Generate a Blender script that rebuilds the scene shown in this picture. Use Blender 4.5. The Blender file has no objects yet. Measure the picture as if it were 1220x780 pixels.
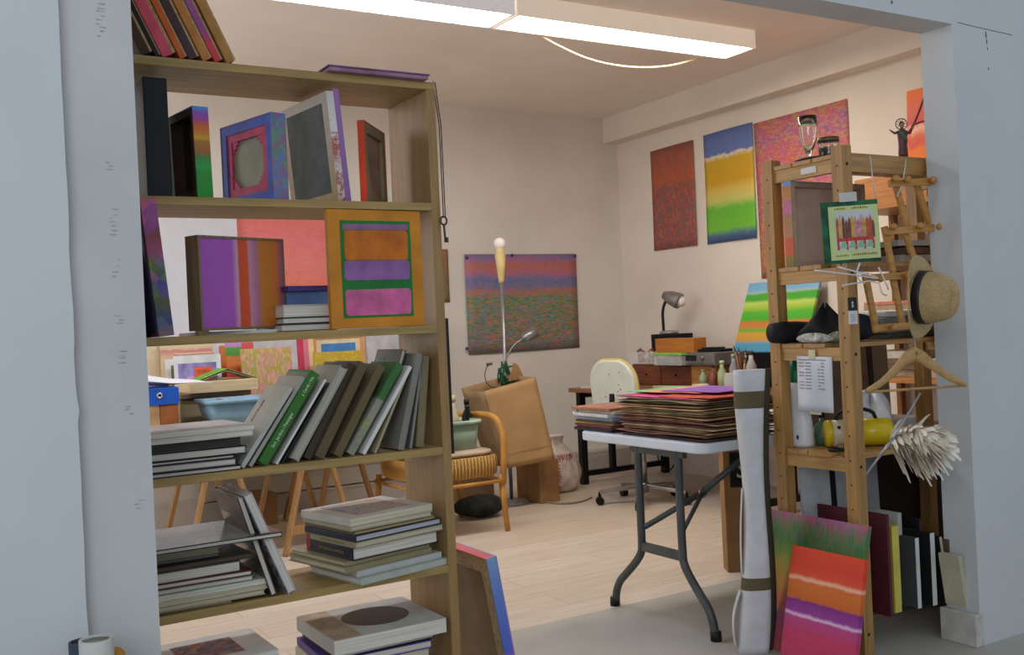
import bpy, math, random
from mathutils import Vector, Matrix, Euler
random.seed(7)
PI = math.pi
D2R = math.radians
scene = bpy.context.scene
COL = scene.collection

# ------------------------------------------------------------------ camera geometry
CAM = Vector((0, 0, 1.2)); YAW = D2R(31); F = 1200.0; ROLL = 0.047
RIGHT = Vector((math.cos(YAW), -math.sin(YAW), 0)); FWD = Vector((math.sin(YAW), math.cos(YAW), 0)); UP = Vector((0, 0, 1))

def ray(px, py):
    u, v = px - 610, py - 390
    return FWD + RIGHT * ((u - ROLL * v) / F) - UP * ((v + ROLL * u) / F)

def at(px, py, X=None, Y=None, Z=None, D=None):
    r = ray(px, py)
    if X is not None: k = (X - CAM.x) / r.x
    elif Y is not None: k = (Y - CAM.y) / r.y
    elif Z is not None: k = (Z - CAM.z) / r.z
    else: k = D
    return CAM + r * k

# ------------------------------------------------------------------ materials
def lin(c):
    out = []
    for x in c[:3]:
        x /= 255.0
        out.append(x / 12.92 if x <= 0.04045 else ((x + 0.055) / 1.055) ** 2.4)
    return (out[0], out[1], out[2], 1.0)

MATS = {}
def new_mat(name):
    m = bpy.data.materials.new(name); m.use_nodes = True
    nt = m.node_tree; nt.nodes.clear()
    o = nt.nodes.new('ShaderNodeOutputMaterial'); b = nt.nodes.new('ShaderNodeBsdfPrincipled')
    nt.links.new(b.outputs[0], o.inputs[0])
    return m, nt, b

def coords(nt, scale=(1, 1, 1), loc=(0, 0, 0), kind='Object'):
    t = nt.nodes.new('ShaderNodeTexCoord'); mp = nt.nodes.new('ShaderNodeMapping')
    mp.inputs['Scale'].default_value = scale; mp.inputs['Location'].default_value = loc
    nt.links.new(t.outputs[kind], mp.inputs[0]); return mp.outputs[0]

def noise(nt, vec, scale, detail=3, rough=.5):
    n = nt.nodes.new('ShaderNodeTexNoise'); n.inputs['Scale'].default_value = scale
    n.inputs['Detail'].default_value = detail; n.inputs['Roughness'].default_value = rough
    nt.links.new(vec, n.inputs['Vector']); return n

def ramp(nt, fac, stops, interp='LINEAR'):
    r = nt.nodes.new('ShaderNodeValToRGB'); cr = r.color_ramp; cr.interpolation = interp
    while len(cr.elements) > 1: cr.elements.remove(cr.elements[-1])
    stops = sorted(stops, key=lambda s: s[0])
    cr.elements[0].position = stops[0][0]; cr.elements[0].color = lin(stops[0][1])
    for p, c in stops[1:]:
        e = cr.elements.new(p); e.color = lin(c)
    nt.links.new(fac, r.inputs[0]); return r.outputs[0]

def math_node(nt, op, a, b=None, clamp=False):
    n = nt.nodes.new('ShaderNodeMath'); n.operation = op; n.use_clamp = clamp
    for i, v in enumerate((a, b)):
        if v is None: continue
        if isinstance(v, (int, float)): n.inputs[i].default_value = v
        else: nt.links.new(v, n.inputs[i])
    return n.outputs[0]

def mixc(nt, fac, a, b):
    n = nt.nodes.new('ShaderNodeMix'); n.data_type = 'RGBA'
    if isinstance(fac, (int, float)): n.inputs[0].default_value = fac
    else: nt.links.new(fac, n.inputs[0])
    for s, v in ((6, a), (7, b)):
        if isinstance(v, tuple): n.inputs[s].default_value = v
        else: nt.links.new(v, n.inputs[s])
    return n.outputs[2]

def bump(nt, b, h, strength=.2, dist=.01):
    n = nt.nodes.new('ShaderNodeBump'); n.inputs['Strength'].default_value = strength; n.inputs['Distance'].default_value = dist
    nt.links.new(h, n.inputs['Height']); nt.links.new(n.outputs[0], b.inputs['Normal'])

def mat(name, c, rough=.6, metal=0, var=.10, sc=9, spec=.35, bmp=0, emit=0, alpha=1, trans=0, ecol=None):
    if name in MATS: return MATS[name]
    m, nt, b = new_mat(name)
    b.inputs['Roughness'].default_value = rough; b.inputs['Metallic'].default_value = metal
    b.inputs['Specular IOR Level'].default_value = spec
    L = lin(c)
    n = noise(nt, coords(nt), sc, 4)
    dk = tuple(int(max(0, x * (1 - var))) for x in c); lt = tuple(int(min(255, x * (1 + var * .7))) for x in c)
    nt.links.new(ramp(nt, n.outputs[0], [(.3, dk), (.7, lt)]), b.inputs['Base Color'])
    if bmp: bump(nt, b, n.outputs[0], bmp)
    if emit:
        b.inputs['Emission Color'].default_value = lin(ecol or c); b.inputs['Emission Strength'].default_value = emit
    if trans: b.inputs['Transmission Weight'].default_value = trans; b.inputs['IOR'].default_value = 1.45
    if alpha < 1: b.inputs['Alpha'].default_value = alpha
    MATS[name] = m; return m

def wood(name, c, axis=0, dark=.72, sc=5, rough=.45):
    """grain running along one local axis"""
    if name in MATS: return MATS[name]
    m, nt, b = new_mat(name); b.inputs['Roughness'].default_value = rough
    s = [14, 14, 14]; s[axis] = .9
    v = coords(nt, tuple(s)); n = noise(nt, v, sc, 5, .6)
    dk = tuple(int(x * dark) for x in c)
    nt.links.new(ramp(nt, n.outputs[0], [(.28, dk), (.55, c), (.8, tuple(min(255, int(x * 1.1)) for x in c))]), b.inputs['Base Color'])
    bump(nt, b, n.outputs[0], .06)
    MATS[name] = m; return m

def paint(name, w, h, stops, axis='Z', warp=.06, wsc=5, stretch=(1, 1), interp='LINEAR', dabs=None, dsc=60, dst=(1, 1), mask=None, rough=.55, dabmix=.9, grain=.05):
    """bands of colour up (or across) a canvas, broken by noise; optional dabs of colour where mask ramp allows"""
    if name in MATS: return MATS[name]
    m, nt, b = new_mat(name); b.inputs['Roughness'].default_value = rough; b.inputs['Specular IOR Level'].default_value = .25
    t = nt.nodes.new('ShaderNodeTexCoord'); sp = nt.nodes.new('ShaderNodeSeparateXYZ'); nt.links.new(t.outputs['Object'], sp.inputs[0])
    pos = math_node(nt, 'DIVIDE', sp.outputs[axis], h if axis == 'Z' else w)
    v = coords(nt, (wsc * stretch[0] / max(w, h), wsc / max(w, h), wsc * stretch[1] / max(w, h)))
    n = noise(nt, v, 1.6, 5, .65)
    f = math_node(nt, 'ADD', pos, math_node(nt, 'MULTIPLY', math_node(nt, 'SUBTRACT', n.outputs[0], .5), warp * 2))
    col = ramp(nt, f, stops, interp)
    if dabs:
        vv = coords(nt, (dsc * dst[0], dsc, dsc * dst[1]))
        n2 = noise(nt, vv, .35, 2)
        vm = nt.nodes.new('ShaderNodeVectorMath'); vm.operation = 'ADD'; nt.links.new(vv, vm.inputs[0]); nt.links.new(n2.outputs['Color'], vm.inputs[1])
        vo = nt.nodes.new('ShaderNodeTexVoronoi'); vo.inputs['Scale'].default_value = 1.0; nt.links.new(vm.outputs[0], vo.inputs['Vector'])
        s2 = nt.nodes.new('ShaderNodeSeparateColor'); nt.links.new(vo.outputs['Color'], s2.inputs[0])
        k = len(dabs)
        dc = ramp(nt, s2.outputs[0], [(i / k, c) for i, c in enumerate(dabs)], 'CONSTANT')
        if mask:
            mk = ramp(nt, pos, [(p, (255 * (12.92 * x if x <= .0031308 else 1.055 * x ** (1 / 2.4) - .055),) * 3) for p, x in mask])
            mk = math_node(nt, 'MULTIPLY', mk, dabmix)
        else: mk = dabmix
        col = mixc(nt, mk, col, dc)
    g = noise(nt, coords(nt, (40, 40, 40)), 1.4, 4)
    col = mixc(nt, math_node(nt, 'MULTIPLY', g.outputs[0], grain), col, lin((245, 235, 225)))
    nt.links.new(col, b.inputs['Base Color']); bump(nt, b, n.outputs[0], .08)
    MATS[name] = m; return m

def pages(name, c=(222, 216, 200)):
    if name in MATS: return MATS[name]
    m, nt, b = new_mat(name); b.inputs['Roughness'].default_value = .8
    n = noise(nt, coords(nt, (700, 3, 3)), 1, 2)
    nt.links.new(ramp(nt, n.outputs[0], [(.35, tuple(int(x * .82) for x in c)), (.6, c)]), b.inputs['Base Color'])
    MATS[name] = m; return m

# ------------------------------------------------------------------ mesh builder
class MB:
    def __init__(s): s.v = []; s.f = []; s.mi = []; s.sm = []
    def add(s, vs, fs, M=None, m=0, smooth=False):
        o = len(s.v)
        for p in vs:
            p = Vector(p); s.v.append(tuple(M @ p if M is not None else p))
        for f in fs: s.f.append(tuple(i + o for i in f)); s.mi.append(m); s.sm.append(smooth)
        return s
    def box(s, x0, x1, y0, y1, z0, z1, M=None, m=0):
        vs = [(x, y, z) for z in (z0, z1) for y in (y0, y1) for x in (x0, x1)]
        return s.add(vs, [(0, 2, 3, 1), (4, 5, 7, 6), (0, 1, 5, 4), (2, 6, 7, 3), (0, 4, 6, 2), (1, 3, 7, 5)], M, m)
    def bar(s, p0, p1, a, b, side=None, m=0):
        """square bar from p0 to p1, a wide (along side), b deep"""
        p0 = Vector(p0); p1 = Vector(p1); d = (p1 - p0).normalized()
        sd = Vector(side) if side else (Vector((0, 0, 1)) if abs(d.z) < .9 else Vector((1, 0, 0)))
        x = (sd - d * sd.dot(d)).normalized(); y = d.cross(x)
        vs = [tuple(q + x * (i * a / 2) + y * (j * b / 2)) for q in (p0, p1) for i, j in ((-1, -1), (1, -1), (1, 1), (-1, 1))]
        return s.add(vs, [(3, 2, 1, 0), (4, 5, 6, 7), (0, 1, 5, 4), (1, 2, 6, 5), (2, 3, 7, 6), (3, 0, 4, 7)], None, m)
    def tube(s, pts, r, seg=10, m=0, smoothpath=0, closed=False):
        pts = [Vector(p) for p in pts]
        for _ in range(smoothpath):
            q = [pts[0]] if not closed else []
            rng = range(len(pts) - 1) if not closed else range(len(pts))
            for i in rng:
                a, b = pts[i], pts[(i + 1) % len(pts)]
                q += [a * .75 + b * .25, a * .25 + b * .75]
            if not closed: q.append(pts[-1])
            pts = q
        n = len(pts); rs = [r] * n if isinstance(r, (int, float)) else [r[min(len(r) - 1, int(i * len(r) / n))] for i in range(n)] if len(r) != n else r
        prev = None; vs = []; fs = []
        for i, p in enumerate(pts):
            if closed: d = (pts[(i + 1) % n] - pts[i - 1])
            else: d = (pts[min(i + 1, n - 1)] - pts[max(i - 1, 0)])
            if d.length < 1e-9: d = Vector((0, 0, 1))
            d.normalize()
            if prev is None:
                a = Vector((0, 0, 1)) if abs(d.z) < .9 else Vector((1, 0, 0)); x = (a - d * a.dot(d)).normalized()
            else: x = (prev - d * prev.dot(d)).normalized()
            prev = x; y = d.cross(x)
            for k in range(seg):
                t = 2 * PI * k / seg; vs.append(tuple(p + (x * math.cos(t) + y * math.sin(t)) * rs[i]))
        for i in range(n if closed else n - 1):
            for k in range(seg):
                a = i * seg + k; b = i * seg + (k + 1) % seg; j = (i + 1) % n
                fs.append((a, b, j * seg + (k + 1) % seg, j * seg + k))
        if not closed: fs += [tuple(reversed(range(seg))), tuple(range((n - 1) * seg, n * seg))]
        return s.add(vs, fs, None, m, True)
    def cyl(s, p0, p1, r0, r1=None, seg=20, m=0):
        r1 = r0 if r1 is None else r1
        p0 = Vector(p0); p1 = Vector(p1); d = (p1 - p0).normalized()
        a = Vector((0, 0, 1)) if abs(d.z) < .9 else Vector((1, 0, 0)); x = (a - d * a.dot(d)).normalized(); y = d.cross(x)
        vs = []
        for q, r in ((p0, r0), (p1, r1)):
            for k in range(seg):
                t = 2 * PI * k / seg; vs.append(tuple(q + (x * math.cos(t) + y * math.sin(t)) * r))
        s.add(vs, [(k, (k + 1) % seg, seg + (k + 1) % seg, seg + k) for k in range(seg)], None, m, True)
        o = len(s.v) - 2 * seg
        s.f += [tuple(o + k for k in reversed(range(seg))), tuple(o + seg + k for k in range(seg))]; s.mi += [m, m]; s.sm += [False, False]
        return s
    def lathe(s, prof, seg=28, M=None, m=0, smooth=True, sx=1, sy=1):
        vs = []; fs = []
        for r, z in prof:
            for k in range(seg):
                t = 2 * PI * k / seg; vs.append((r * math.cos(t) * sx, r * math.sin(t) * sy, z))
        for i in range(len(prof) - 1):
            for k in range(seg):
                fs.append((i * seg + k, i * seg + (k + 1) % seg, (i + 1) * seg + (k + 1) % seg, (i + 1) * seg + k))
        if prof[0][0] > 1e-4: fs.append(tuple(reversed(range(seg))))
        if prof[-1][0] > 1e-4: fs.append(tuple(range((len(prof) - 1) * seg, len(prof) * seg)))
        return s.add(vs, fs, M, m, smooth)
    def prism(s, poly, z0, z1, M=None, m=0, smooth=False):
        n = len(poly); vs = [(x, y, z0) for x, y in poly] + [(x, y, z1) for x, y in poly]
        s.add(vs, [(i, (i + 1) % n, n + (i + 1) % n, n + i) for i in range(n)], M, m, smooth)
        o = len(s.v) - 2 * n
        s.f += [tuple(o + k for k in reversed(range(n))), tuple(o + n + k for k in range(n))]; s.mi += [m, m]; s.sm += [False, False]
        return s
    def grid(s, fn, nu, nv, m=0, smooth=True, closeu=False):
        vs = [tuple(fn(i / (nu if closeu else nu - 1), j / (nv - 1))) for j in range(nv) for i in range(nu)]
        fs = []
        for j in range(nv - 1):
            for i in range(nu if closeu else nu - 1):
                fs.append((j * nu + i, j * nu + (i + 1) % nu, (j + 1) * nu + (i + 1) % nu, (j + 1) * nu + i))
        return s.add(vs, fs, None, m, smooth)
    def ball(s, c, r, seg=16, m=0, sc=(1, 1, 1)):
        prof = [(math.sin(PI * i / 10) * r, -math.cos(PI * i / 10) * r) for i in range(11)]
        prof[0] = (1e-5, -r); prof[-1] = (1e-5, r)
        M = Matrix.Translation(Vector(c)) @ Matrix.Diagonal((sc[0], sc[1], sc[2], 1))
        return s.lathe(prof, seg, M, m)
    def build(s, name, mats, parent=None, loc=(0, 0, 0), rot=(0, 0, 0), bevel=0, solid=0, subsurf=0):
        me = bpy.data.meshes.new(name); me.from_pydata(s.v, [], s.f)
        if not isinstance(mats, (list, tuple)): mats = [mats]
        for q in mats: me.materials.append(q)
        me.polygons.foreach_set('material_index', s.mi); me.polygons.foreach_set('use_smooth', s.sm); me.update()
        o = bpy.data.objects.new(name, me); COL.objects.link(o)
        o.parent = parent; o.location = loc; o.rotation_euler = rot
        if solid: q = o.modifiers.new('Solid', 'SOLIDIFY'); q.thickness = solid; q.offset = 0
        if subsurf: q = o.modifiers.new('Sub', 'SUBSURF'); q.levels = subsurf; q.render_levels = subsurf
        if bevel: q = o.modifiers.new('Bevel', 'BEVEL'); q.width = bevel; q.segments = 2; q.limit_method = 'ANGLE'
        return o

def tag(o, label, cat, group=None):
    o['label'] = label; o['category'] = cat
    if group: o['group'] = group
    return o
def thing(name, label, cat, loc=(0, 0, 0), rot=(0, 0, 0), group=None):
    o = bpy.data.objects.new(name, None); COL.objects.link(o); o.location = loc; o.rotation_euler = rot; o.empty_display_size = .05
    return tag(o, label, cat, group)
def struct(name, mb, m, **k):
    o = mb.build(name, m, **k); o['kind'] = 'structure'; return o
def text(body, size, m, parent, loc, right, up, name='lettering', ext=.0003):
    cu = bpy.data.curves.new(name, 'FONT'); cu.body = body; cu.size = size; cu.extrude = ext; cu.align_x = 'CENTER'; cu.align_y = 'CENTER'; cu.resolution_u = 2
    t = bpy.data.objects.new(name + '_c', cu); COL.objects.link(t)
    dg = bpy.context.evaluated_depsgraph_get(); me = bpy.data.meshes.new_from_object(t.evaluated_get(dg))
    bpy.data.objects.remove(t); me.materials.clear(); me.materials.append(m)
    o = bpy.data.objects.new(name, me); COL.objects.link(o); o.parent = parent; o.location = loc
    R_ = Vector(right).normalized(); U_ = Vector(up).normalized(); N_ = R_.cross(U_)
    o.rotation_euler = Matrix((R_, U_, N_)).transposed().to_euler()
    return o

# ------------------------------------------------------------------ book maker (local: x thickness, y depth with the spine in front (or at the back when rev), z height)
def book(label, t, w, h, cover, page=None, loc=(0, 0, 0), rot=(0, 0, 0), group=None, soft=False, front=None, rev=False, name='book', cat='book'):
    r = thing(name, label, cat, loc, rot, group)
    ct = min(.0028 if not soft else .0007, t * .2); ov = .003 if not soft else 0
    Y = (lambda a, b: (w - b, w - a)) if rev else (lambda a, b: (a, b))
    c = MB().box(0, ct, 0, w, 0, h).box(t - ct, t, 0, w, 0, h).box(ct, t - ct, *Y(0, ct * 1.3), 0, h)
    c.build('cover', cover, r, bevel=.0008)
    MB().box(ct, t - ct, *Y(ct * 1.3 + .0002, w - ov - .0004), ov + .0003, h - ov - .0003).build('page_block', page or pages('book_pages'), r)
    for sd, y0, y1, z0, z1, fm in front or []:   # side 0: x = 0 board, 1: other board, 2: front edge
        if sd == 2: MB().box(ct * .5, t - ct * .5, -.0006, 0, z0 * h, z1 * h).build('spine_panel', fm, r)
        else:
            x = -.0006 if sd == 0 else t
            MB().box(x, x + .0006, y0 * w, y1 * w, z0 * h, z1 * h).build('cover_picture', fm, r)
    return r
def flat_book(label, t, w, h, cover, cx, cy, z, spin=0, **k):
    """lying flat: h along X, w along Y at spin 0; centre at cx, cy; the x = 0 board is up"""
    sp = D2R(spin); ox, oy = h / 2, w / 2
    dx = ox * math.cos(sp) - oy * math.sin(sp); dy = ox * math.sin(sp) + oy * math.cos(sp)
    return book(label, t, w, h, cover, loc=(cx - dx, cy - dy, z + t), rot=(0, PI / 2, sp), **k)
def lean_book(label, bpx, tpx, t, w, cover, Yf, zs, **k):
    """standing book whose front-left edge runs from pixel bpx to pixel tpx on the plane Y = Yf"""
    b = at(*bpx, Y=Yf); q = at(*tpx, Y=Yf)
    th = math.atan2(q.x - b.x, q.z - zs); h = math.hypot(q.x - b.x, q.z - zs)
    z = zs + .0006
    if th > 0: z += t * math.sin(th); h -= t * math.sin(th) * .9
    return book(label, t, w, h, cover, loc=(b.x, Yf, z), rot=(0, th, 0), **k)
WORLD, WINP, EXPO, CSTR, WSTR, SIDEP = .66, 48, 0, 29, 25, 30
# ================================================================== THE ROOM
YF, YB_ = 2.22, 2.35            # front and rear faces of the partition with the opening
XL, XR = .433, 3.2              # sides of the opening
ZO = 2.196                      # underside of the beam over it
YBACK, XRW, ZC = 6.8, 5.2, 2.91
XLW = -.6
plaster = mat('white_plaster', (226, 222, 215), rough=.85, var=.03, sc=2, bmp=.03)
plaster_w = mat('warm_white_plaster', (228, 220, 209), rough=.85, var=.03, sc=2, bmp=.03)
front_pl = mat('painted_partition', (196, 198, 199), rough=.7, var=.02, sc=3, bmp=.03)
front_pl2 = mat('scuffed_post_paint', (188, 187, 186), rough=.7, var=.03, sc=4, bmp=.04)
ceil_m = mat('ceiling_paint', (238, 230, 222), rough=.9, var=.02, sc=2)

def floor_mat():
    m, nt, b = new_mat('pale_wood_laminate'); b.inputs['Roughness'].default_value = .42; b.inputs['Specular IOR Level'].default_value = .4
    br = nt.nodes.new('ShaderNodeTexBrick'); nt.links.new(coords(nt), br.inputs['Vector'])
    br.inputs['Scale'].default_value = 1; br.inputs['Brick Width'].default_value = 1.2; br.inputs['Row Height'].default_value = .19
    br.inputs['Mortar Size'].default_value = .0015; br.inputs['Color1'].default_value = lin((212, 201, 187)); br.inputs['Color2'].default_value = lin((203, 190, 174)); br.inputs['Mortar'].default_value = lin((168, 146, 122))
    n = noise(nt, coords(nt, (1.4, 22, 1)), 2.2, 6, .6)
    g = ramp(nt, n.outputs[0], [(.3, (222, 208, 190)), (.62, (255, 250, 244))])
    mx = nt.nodes.new('ShaderNodeMix'); mx.data_type = 'RGBA'; mx.blend_type = 'MULTIPLY'; mx.inputs[0].default_value = .65
    nt.links.new(br.outputs['Color'], mx.inputs[6]); nt.links.new(g, mx.inputs[7]); nt.links.new(mx.outputs[2], b.inputs['Base Color'])
    return m
floor_wood = floor_mat()
floor_grey = mat('grey_daylit_floor', (172, 167, 158), rough=.5, var=.07, sc=2.5)  # cool daylight on the near floor, put into its grey colour
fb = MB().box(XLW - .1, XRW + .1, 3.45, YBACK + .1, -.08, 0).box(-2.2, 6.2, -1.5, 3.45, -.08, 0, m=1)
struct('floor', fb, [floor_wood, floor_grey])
struct('ceiling', MB().box(XLW - .1, XRW + .1, YF + .02, YBACK + .1, ZC, ZC + .1), ceil_m)
struct('wall_back', MB().box(XLW - .1, XRW + .1, YBACK, YBACK + .1, 0, ZC), plaster)
struct('wall_right', MB().box(XRW, XRW + .1, YB_, YBACK, 0, ZC), plaster_w)
struct('wall_left', MB().box(XLW - .1, XLW, YB_, YBACK, 0, ZC), plaster)
struct('trim_1', MB().box(5.06, XRW, YB_, YBACK, 2.70, ZC), plaster_w)                 # boxed soffit along the right wall
# partition: left plate with a ragged plaster edge, scuffed post, beam, right pier
edge = []
rz = random.Random(3); z = 0
while z < 3.0:
    edge.append((.288 + rz.uniform(-.0014, .0016) + (.003 if rz.random() > .93 else 0), z)); z += rz.uniform(.02, .07)
edge.append((.288, 3.0))
pl = MB(); poly = [(-2.2, 0)] + edge + [(-2.2, 3.0)]
pl.prism(poly, 0, .028, M=Matrix(((1, 0, 0, 0), (0, 0, -1, YF), (0, 1, 0, 0), (0, 0, 0, 1))))
struct('wall_front_left', pl, front_pl)
post = MB().box(-.7, XL, YF, YB_, 0, 3.0)
struct('wall_front_post', post, front_pl2)
struct('wall_front_right', MB().box(XR, 6.2, YF, YB_, 0, 3.0), front_pl)
struct('wall_front_top', MB().box(XL, XR, YF, YB_, ZO, 3.0), front_pl)
struct('trim_2', MB().box(XR - .03, XR + .012, YF - .006, YB_ + .01, 0, .115), mat('plinth_block', (190, 186, 178), rough=.7, var=.1, sc=14, bmp=.1), bevel=.004)
bb = mat('white_baseboard', (214, 208, 202), rough=.55, var=.02)
struct('baseboard_back', MB().box(XLW, XRW, YBACK - .018, YBACK, 0, .17).box(XLW, XRW, YBACK - .024, YBACK, .14, .155), bb)
struct('baseboard_right', MB().box(XRW - .018, XRW, YB_, YBACK - .02, 0, .17), bb)
# ragged crack and pock marks on the partition face
crack = mat('plaster_crack', (96, 88, 82), rough=.9)
def mark(pts, r=.0016):
    return MB().tube(pts, r, 5)
cp = [at(1128 + 40 * t, 24 + 14 * t + random.uniform(-.6, .6), Y=YF - .0005) for t in [i / 7 for i in range(8)]]
struct('trim_3', mark([at(*p, Y=YF) for p in ((1140, 27), (1160, 32), (1182, 37), (1205, 42))], .0013), crack)
mk = MB()
for (x, y, w_, h_) in ((1174, 42, 2.2, 7), (1175, 50, 1.8, 5), (1176, 58, 1.4, 3), (1177, 82, 1.8, 3), (1062, 3, 3, 3)):
    p = at(x, y, Y=YF); k = p.y / 1000
    mk.ball((p.x, YF, p.z), 1, 8, sc=(w_ * k * .9, .0012, h_ * k * .9))
struct('trim_4', mk, mat('plaster_chip', (120, 100, 92), rough=.9))
sm = MB(); rs = random.Random(5)
for (x, y, hh, n) in ((121, 24, 38, 9), (131, 197, 8, 3), (136, 265, 30, 7), (140, 320, 20, 4), (144, 380, 10, 3), (148, 425, 12, 4), (155, 488, 8, 3), (167, 600, 8, 3)):
    for k in range(n):
        yy = y - hh / 2 + hh * k / max(1, n - 1) + rs.uniform(-1, 1); p = at(x + rs.uniform(-3, 3), yy, Y=YF)
        l = rs.uniform(.004, .010) ; sm.box(p.x - l, p.x + l * .6, YF - .0007, YF, p.z - .0011, p.z + .0011)
struct('trim_5', sm, mat('faint_grey_scuff', (160, 158, 155), rough=.9, var=.2, sc=60))

# ================================================================== LIGHTS IN THE ROOM
def fixture(label, x0, x1, col, strength, emc):
    zb = 2.80; y0, y1 = 4.375, 4.635
    r = thing('fluorescent_light', label, 'ceiling light', ((x0 + x1) / 2, (y0 + y1) / 2, zb))
    L = (x1 - x0) / 2; W = (y1 - y0) / 2
    body = MB().box(-L, L, -W, W, .035, .105).box(-L, L, -W, -W + .012, 0, .035).box(-L, L, W - .012, W, 0, .035).box(-L, -L + .014, -W + .012, W - .012, 0, .035).box(L - .014, L, -W + .012, W - .012, 0, .035)
    body.build('housing', mat('light_housing_' + col, (236, 226, 214), rough=.5, var=.02, emit=.30, ecol=emc), r)
    d = MB().box(-L + .014, L - .05, -W + .012, W - .012, .004, .012)
    m, nt, b = new_mat('lit_diffuser_' + col); b.inputs['Base Color'].default_value = lin(emc)
    b.inputs['Emission Color'].default_value = lin(emc); b.inputs['Emission Strength'].default_value = strength
    d.build('diffuser', m, r)
    MB().cyl((-L + .05, -.05, .024), (L - .02, -.05, .024), .01, seg=10).cyl((-L + .05, .05, .024), (L - .02, .05, .024), .01, seg=10).build('tube', mat('glass_tube', (240, 236, 226), rough=.3), r)
    return r
fixture('white fluorescent batten on the ceiling with a cool white glow, the one nearer the bookcase', .95, 2.735, 'cool', CSTR, (228, 238, 255))
fixture('white fluorescent batten on the ceiling with a warm glow and a cable loop below', 2.75, 4.42, 'warm', WSTR, (255, 239, 219))
pts = [at(638, 39, D=5.55), at(665, 55, D=5.65), at(705, 73, D=5.75), at(750, 81, D=5.95), at(795, 80, D=6.1), at(834, 69, D=6.25)]
tag(MB().tube(pts, .006, 6, smoothpath=2).build('cable', mat('cream_cable', (222, 200, 165), rough=.5)), 'thin cream cable looping below the warm ceiling light', 'cable')

# ================================================================== BOOKCASE
YB = 2.60; BD = .27; ZS = [1.919, 1.5695, 1.217, .866, .525, .175]; XBL, XBR = .40, 1.311; TH = .022
oakx = wood('oak_veneer_shelf', (160, 132, 76), 0, .82); oakz = wood('oak_veneer_upright', (152, 118, 70), 2, .86)
bc = thing('bookcase', 'tall open-backed oak veneer bookcase full of books and small paintings, behind the left post', 'bookcase', (XBL, YB, 0))
W = XBR - XBL
for i, zz in enumerate(ZS):
    MB().box(0 if i else -.028, W if i else W + .028, 0, BD, zz - TH, zz).build('shelf', oakx, bc, bevel=.0015)
for x in (-.028, W):
    MB().box(x, x + .028, 0, BD, 0, ZS[0] - TH).build('side_panel', oakz, bc, bevel=.0015)
MB().box(0, W, .03, .05, 0, ZS[5] - TH).build('plinth', oakx, bc)

cv = {}
def C(nm, c, rough=.45, **k):
    return mat('cover_' + nm, c, rough=rough, var=.06, sc=12, **k)
black = C('black', (24, 24, 28)); dgrey = C('dark_grey', (70, 70, 72)); grey = C('grey', (132, 131, 128)); lgrey = C('light_grey', (178, 177, 172))
white = C('white', (214, 212, 206)); cream = C('cream', (205, 196, 170)); olive = C('olive_brown', (92, 78, 52)); dbrown = C('dark_brown', (62, 50, 38))
green = C('green', (52, 108, 34)); navy = C('navy', (20, 24, 40)); burg = C('burgundy', (92, 26, 36)); beige = C('beige', (160, 146, 118)); blueg = C('blue_grey', (110, 118, 128))
pg_w = pages('white_pages', (220, 213, 200)); pg_c = pages('cream_pages', (206, 196, 168)); pg_o = pages('aged_pages', (170, 152, 112))

# ------------------------------------------------------------------ stretched canvas maker (local: x 0..w, z 0..h, face at y = 0 looking to -Y)
linen = mat('raw_canvas_back', (120, 112, 100), rough=.9, var=.1, sc=30); pine = wood('stretcher_pine', (176, 146, 98), 0)
def canvas(label, w, h, t, face, loc, rot, side=None, bars=None, back=None, group=None, name='painting', cat='painting', barw=.035, proud=.0):
    r = thing(name, label, cat, loc, rot, group)
    b = MB().box(0, w, 0, .003, 0, h)
    sk = MB().box(0, .003, .003, t, 0, h).box(w - .003, w, .003, t, 0, h).box(.003, w - .003, .003, t, 0, .003).box(.003, w - .003, .003, t, h - .003, h)
    b.build('painted_face', face, r); sk.build('canvas_edge', side or face, r)
    f = MB(); bw = barw
    f.box(.003, bw, .008, t - .001 + proud, .003, h - .003).box(w - bw, w - .003, .008, t - .001 + proud, .003, h - .003).box(bw, w - bw, .008, t - .001 + proud, .003, bw).box(bw, w - bw, .008, t - .001 + proud, h - bw, h - .003)
    f.build('stretcher', bars or pine, r)
    MB().box(bw, w - bw, .0032, .0075, bw, h - bw).build('canvas_back', back or linen, r)
    return r

# ---- top of the bookcase: canvases leaning to the left, and one flat
zt = ZS[0]
tops = [  # bottom-right px, thickness m, colour, label
    (186, .030, (70, 48, 34), 'brown-black canvas', 'dark brown'), (194, .014, (34, 32, 36), 'slim black frame', 'black'),
    (214, .036, (206, 84, 104), 'pink-edged canvas', 'pink'), (226, .020, (196, 96, 44), 'orange-edged canvas', 'orange'),
    (241, .028, (74, 54, 58), 'dark plum canvas', 'plum'), (256, .026, (184, 122, 62), 'tan-edged canvas', 'tan'),
    (268, .022, (200, 70, 84), 'red and violet edged canvas', 'red'), (284, .026, (170, 122, 66), 'bare tan canvas', 'bare tan')]
names = ['leftmost brown canvas leaning on the bookcase top, half behind the post', 'slim black frame leaning on the bookcase top', 'thick pink-edged canvas leaning on the bookcase top',
         'thin orange-edged canvas leaning on the bookcase top', 'dark plum canvas leaning on the bookcase top', 'tan-edged canvas in the middle of the row on the bookcase top',
         'red and violet edged canvas leaning on the bookcase top', 'bare tan canvas, rightmost of the row leaning on the bookcase top']
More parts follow.
